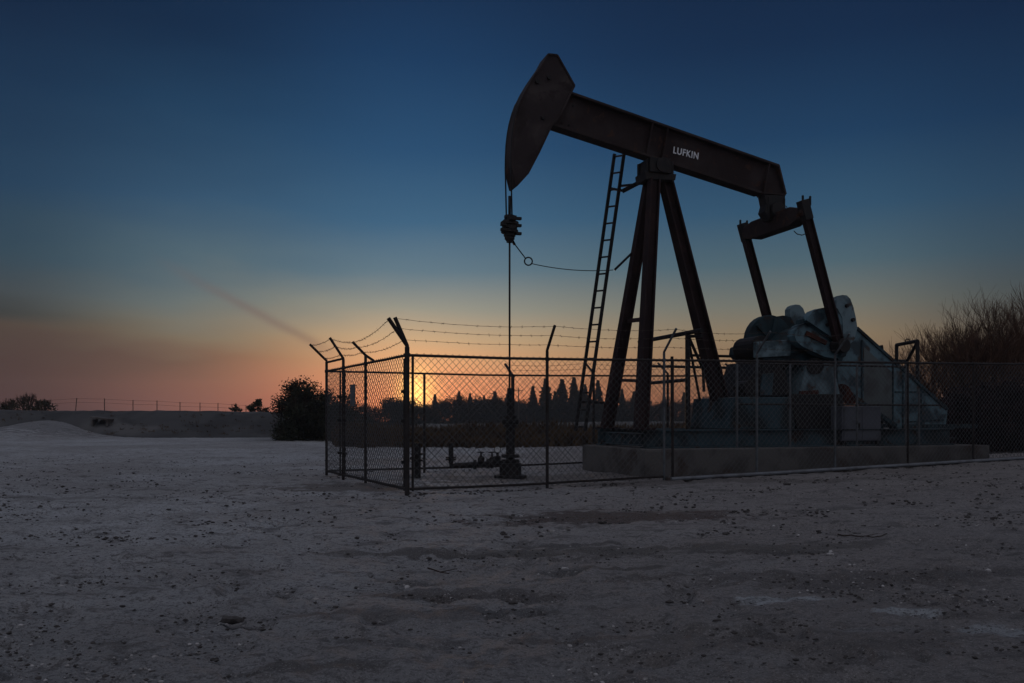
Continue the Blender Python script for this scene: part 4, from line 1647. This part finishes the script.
cons = [(533, 386, 200, 1.0), (546, 378, 195, 1.12), (562, 379, 200, 1.2), (574, 377, 205, 1.0), (585, 384, 210, 1.0), (598, 380, 205, 0.9), (610, 391, 215, 1.1), (622, 389, 215, 0.9),
        (435, 394, 230, 1.0), (470, 393, 225, 0.9), (484, 395, 235, 0.9), (634, 391, 220, 1.0), (555, 391, 215, 0.9), (459, 391, 225, 1.0), (495, 391, 215, 1.0), (507, 394, 220, 0.9), (648, 390, 225, 0.9), (664, 393, 230, 0.9), (684, 392, 225, 0.9)]
clab = ['slim conifer left of the tallest pair in the treeline', 'tall broad conifer right behind the second fence post', 'broad conifer in the middle of the row behind the ladder',
        'tallest pointed conifer of the row behind the ladder', 'shorter conifer filling the gap left of the ladder', 'conifer seen between the ladder and the far leg',
        'low conifer behind the far pumpjack leg', 'narrow conifer seen between the two left pumpjack legs', 'small lone conifer right of the bright glow',
        'small conifer halfway between glow and wellhead', 'small conifer just left of the wellhead', 'low conifer behind the near left pumpjack leg', 'short conifer between the two tallest ones', 'small conifer standing between the lone conifer and the wellhead side pair', 'pointed conifer under the distant utility pole left of the wellhead', 'low pointed conifer right behind the wellhead',
        'low conifer just right of the near left pumpjack leg', 'low conifer behind the front fence post with the gate jamb', 'low conifer behind the pipe barrier between the legs']
protos = [make_conifer(101), make_conifer(102), make_conifer(103)]
for i, (px, top, y, fat) in enumerate(cons):
    o = protos[i] if i < 3 else copy_tree(protos[i % 3])
    b_ = at(px, HY, y)
    H_ = EYE + (HY - top) / F * y
    o.location = (b_.x, b_.y, 0)
    k_ = H_ / 12.0
    o.scale = (k_ * fat * 1.25, k_ * fat * 1.25, k_)
    o.rotation_euler = (0, 0, i * 1.7)
    o['label'] = clab[i]
    o['category'] = 'conifer'

# broad trees of the treeline
def make_broad(seed):
    rg = random.Random(seed)
    t_ = thing('broad_tree', '', '', (0, 0, 0), group='dark broad trees of the far treeline')
    mb = MB()
    mb.tube([(0, 0, -0.3), (0, 0, 2.2)], 0.25, 6, True, 0.16)
    for k in range(5):
        a = k * 1.26
        mb.tube([(0, 0, 1.6), (math.cos(a) * 1.5, math.sin(a) * 1.5, 3.6)], 0.12, 5, True, 0.04)
    mb.build('trunk', M['bark'], t_)
    mb = MB()
    cl = []
    for _ in range(56):
        a, rr = rg.uniform(0, 6.28), math.sqrt(rg.random())
        zz = rg.uniform(-0.02, 1)
        cl.append((Vector((math.cos(a) * rr * 3.4 * (1.15 - 0.7 * zz), math.sin(a) * rr * 3.0 * (1.15 - 0.7 * zz), zz * 4.6)), 0.75))
    leaf_cards(mb, cl, 90, 0.17, rg, 0.75)
    mb.build('crown', M['conifer'], t_)
    return t_


bro = [make_broad(s) for s in (201, 202, 203, 204)]
bt = [(352, 409, 150), (366, 407, 160), (380, 405, 150), (393, 402, 150), (401, 398, 148), (409, 402, 155), (421, 404, 190), (445, 402, 190), (458, 396, 200), (466, 402, 210),
      (478, 401, 205), (494, 396, 200), (503, 400, 205), (517, 402, 205), (525, 401, 210), (538, 405, 215), (552, 405, 220), (568, 406, 220), (583, 405, 225), (597, 406, 225), (612, 404, 225),
      (630, 402, 220), (645, 405, 225), (660, 404, 225), (676, 402, 220), (692, 404, 225), (708, 401, 230), (724, 398, 220), (742, 397, 60), (756, 401, 160), (790, 403, 180), (820, 404, 190), (428, 402, 215), (487, 403, 220)]
for i, (px, top, y) in enumerate(bt):
    o = bro[i] if i < 4 else copy_tree(bro[i % 4])
    b_ = at(px, HY, y)
    H_ = EYE + (HY - top) / F * y
    H_ *= 1.0 + 0.10 * math.sin(i * 2.7)
    k_ = H_ / 5.0
    o.location = (b_.x, b_.y, gz(b_.x, b_.y))
    kw = k_ * (1.1 if y > 180 else 1.0)
    o.scale = (kw, kw, k_)
    o.rotation_euler = (0, 0, i * 2.1)
    o['label'] = 'dark broad crowned tree in the far treeline behind the fences'
    o['category'] = 'tree'
    if px == 401:
        o['label'] = 'dark round tree standing highest beside the bright glow'
        del o['group']
    elif px == 458:
        o['label'] = 'dark tree rising alone right of the small lone conifer'
        del o['group']
    elif px == 742:
        o['label'] = 'dark small round tree between the rear leg and the cranks'
        del o['group']

# utility poles in the distance
for (px, top, y, lab) in [(518.5, 388, 190, 'distant utility pole right of the wellhead before the conifers'), (476, 394, 230, 'distant thin utility pole between small conifers'),
                          (493.5, 391, 210, 'distant utility pole over the dark broad tree left of the wellhead'), (449, 397, 230, 'distant short utility pole right of the glow')]:
    b_ = at(px, HY, y)
    b_.z = 0
    up_b = thing('utility_pole', lab, 'utility pole', tuple(b_))
    H_ = EYE + (HY - top) / F * y
    mb = MB()
    mb.tube([b_ - ZUP * 0.3, b_ + ZUP * H_], 0.14, 6, True, 0.10)
    mb.build('pole', M['wood'], up_b)
    mb = MB()
    mb.box(b_ + ZUP * (H_ - 0.6), (2.0, 0.12, 0.14))
    for s in (-0.85, 0, 0.85):
        mb.tube([b_ + ZUP * (H_ - 0.53) + Vector((s, 0, 0)), b_ + ZUP * (H_ - 0.33) + Vector((s, 0, 0))], 0.06, 5)
    mb.build('crossarm', M['wood'], up_b)

# post and wire fence along the top of the bank
wf = thing('wire_fence', 'thin post and wire fence along the top of the earth bank', 'fence', tuple(at(140, 410, 62.5)))
tops = []
for i, (px, top) in enumerate([(40, 400), (75.5, 398), (104.5, 398.5), (133, 400), (157, 400.5), (180, 402), (200, 402.5), (218, 403), (232, 404), (246, 405)]):
    y = 62.6 + 0.01 * i
    b_ = at(px, 410, y)
    b_.z = 1.75
    tt = at(px + (1.3 if i == 1 else 0), top, y)
    mb = MB()
    mb.tube([b_, tt], 0.030, 6)
    mb.build('post', M['wood'], wf)
    tops.append(tt)
for f_ in (0.06, 0.4):
    mb = MB()
    mb.tube([t_ - ZUP * (f_ * 0.8) for t_ in tops], 0.010, 4)
    mb.build('wire', M['rust_wire'], wf)

# concrete culvert head in the face of the bank
cu = thing('culvert', 'broken pale concrete culvert head in the foot of the bank', 'culvert', tuple(at(102, 425, 59.0)))
mb = MB()
c = at(102, 420, 58.4)
mb.box(c + ZUP * 0.10, (1.25, 0.9, 0.13), Matrix.Rotation(R(8), 3, 'Y'))
for s in (-0.52, 0.52):
    mb.box(c + Vector((s, 0, -0.18)), (0.14, 0.8, 0.46))
mb.build('slab', M['concrete'], cu, bevel=0.02)
mb = MB()
mb.tube([c + Vector((0, 0.1, -0.2)), c + Vector((0, 1.6, -0.1))], 0.24, 14)
mb.build('pipe', M['black_steel'], cu)

# ------------------------------------------------------------------ evening haze lying over the land
hm = bpy.data.materials.new('haze')
hm.use_nodes = True
hn = hm.node_tree.nodes
hn.remove(hn['Principled BSDF'])
pv = hn.new('ShaderNodeVolumePrincipled')
pv.inputs['Color'].default_value = (0.80, 0.84, 0.90, 1)
pv.inputs['Density'].default_value = 0.0005
pv.inputs['Anisotropy'].default_value = 0.35
hm.node_tree.links.new(pv.outputs[0], hn['Material Output'].inputs['Volume'])
mb = MB()
mb.box((0, 0, 6.5), (630, 630, 17))
hz = mb.build('haze', hm)
hz['kind'] = 'stuff'

# ------------------------------------------------------------------ loose things on the ground
mb = MB()
rg = random.Random(31)
rgn = np.random.RandomState(4)
cnt = 0
while cnt < 5200:
    y = 3.6 * (9.0 ** rg.random())
    x = rg.uniform(-0.66, 0.66) * y
    if vnoise(np.array([x * 0.9]), np.array([y * 0.9]), 15)[0] < rg.uniform(0.15, 0.75):
        continue
    s = 0.003 + 0.008 * rg.random() ** 2.5 + (0.010 * rg.random() ** 3 if y > 9 else 0.0)
    if rg.random() < 0.03:
        s *= 2.0
    mb.blob((x, y, gz(x, y) + s * 0.2 - 0.004), s, (1.2, 0.9, 0.7), 0.3, cnt)
    cnt += 1
gvl = mb.build('gravel', M['stone'])
tag(gvl, 'fine pale gravel and grit scattered over the sandy yard', 'gravel', kind='stuff')
mb = MB()
cnt = 0
while cnt < 15000:
    y = 3.6 * (8.0 ** rg.random())
    x = rg.uniform(-0.66, 0.66) * y
    if vnoise(np.array([x * 0.7]), np.array([y * 1.0]), 16)[0] < rg.uniform(0.0, 0.95):
        continue
    s = 0.003 + 0.012 * rg.random() ** 4 + (0.02 * rg.random() ** 4 if y > 9 else 0.0)
    mb.blob((x, y, gz(x, y) + s * 0.2 - 0.004), s, (1.3, 1.0, 0.6), 0.35, cnt)
    cnt += 1
for i in range(1400):          # crumbled soil gathered along the foot of the slab and the fence
    if i % 2:
        p = pump_to_world((rg.uniform(-4.1, 5.3), -1.76 - abs(rg.gauss(0, 0.14)), 0))
    else:
        p = C0 + DFR * rg.uniform(0, 17) + OFR * rg.gauss(0, 0.12)
    s = 0.008 + 0.03 * rg.random() ** 3
    mb.blob((p.x, p.y, gz(p.x, p.y) + s * 0.15), s, (1.3, 1.0, 0.6), 0.35, i)
cd = mb.build('soil_clods', M['clod'])
tag(cd, 'dark crumbled soil clods scattered over the yard', 'soil', kind='stuff')

rocks = [(513, 604, 0.028, 'clod', 'dark flat clod at the centre of the foreground'), (232, 622, 0.05, 'clod', 'flat dark clod on its own in the left foreground'), (718, 622, 0.026, 'clod', 'small dark rock on the right foreground ground'),
         (669, 603, 0.022, 'clod', 'small dark rock left of the pale puddle stain'), (551, 485, 0.04, 'stone', 'pale small stone in front of the second fence post'), (565, 569, 0.02, 'stone', 'small whitish stone in the middle of the yard'),
         (787, 485, 0.05, 'clod', 'dark clod in front of the slab'), (429, 559, 0.02, 'clod', 'small dark clod just above the crooked twig'), (830, 555, 0.022, 'stone', 'small pale stone right of centre in the yard'),
         (482, 588, 0.025, 'clod', 'dark clod lying left of centre in the foreground')]
for i, (px, py, s, mk, lab) in enumerate(rocks):
    b_ = gnd(px, py)
    mb = MB()
    mb.blob(b_ + ZUP * (s * 0.3), s, (1.5, 1.0, 0.6), 0.28, 500 + i)
    mb.blob(b_ + Vector((s * 0.8, s * 0.2, s * 0.15)), s * 0.6, (1.3, 1.0, 0.6), 0.28, 600 + i)
    tag(mb.build('rock', M[mk], None, b_), lab, 'rock')
for (pts, r_, lab) in [([(428, 569.5), (433, 571), (440, 573.5), (449, 575)], 0.008, 'short crooked dark twig lying on the sand'),
                       ([(838, 535.5), (844, 537), (851, 536.2), (858, 537.6), (866, 537.2), (873, 538.4), (881, 537.2), (887, 534.5)], 0.008, 'long thin dead branch lying on the right of the yard')]:
    w_ = [gnd(a, b) + ZUP * 0.012 for a, b in pts]
    mb = MB()
    mb.tube(w_, r_, 6, True, r_ * 0.5)
    m_ = len(w_) // 2
    mb.tube([w_[m_], w_[m_] + Vector((0.14, 0.05, 0.02))], r_ * 0.6, 5, True, r_ * 0.3)
    tag(mb.build('twig', M['bark'], None, w_[0]), lab, 'twig')

for o in list(bpy.data.objects):
    if o.get('_base') is not None:
        del o['_base']
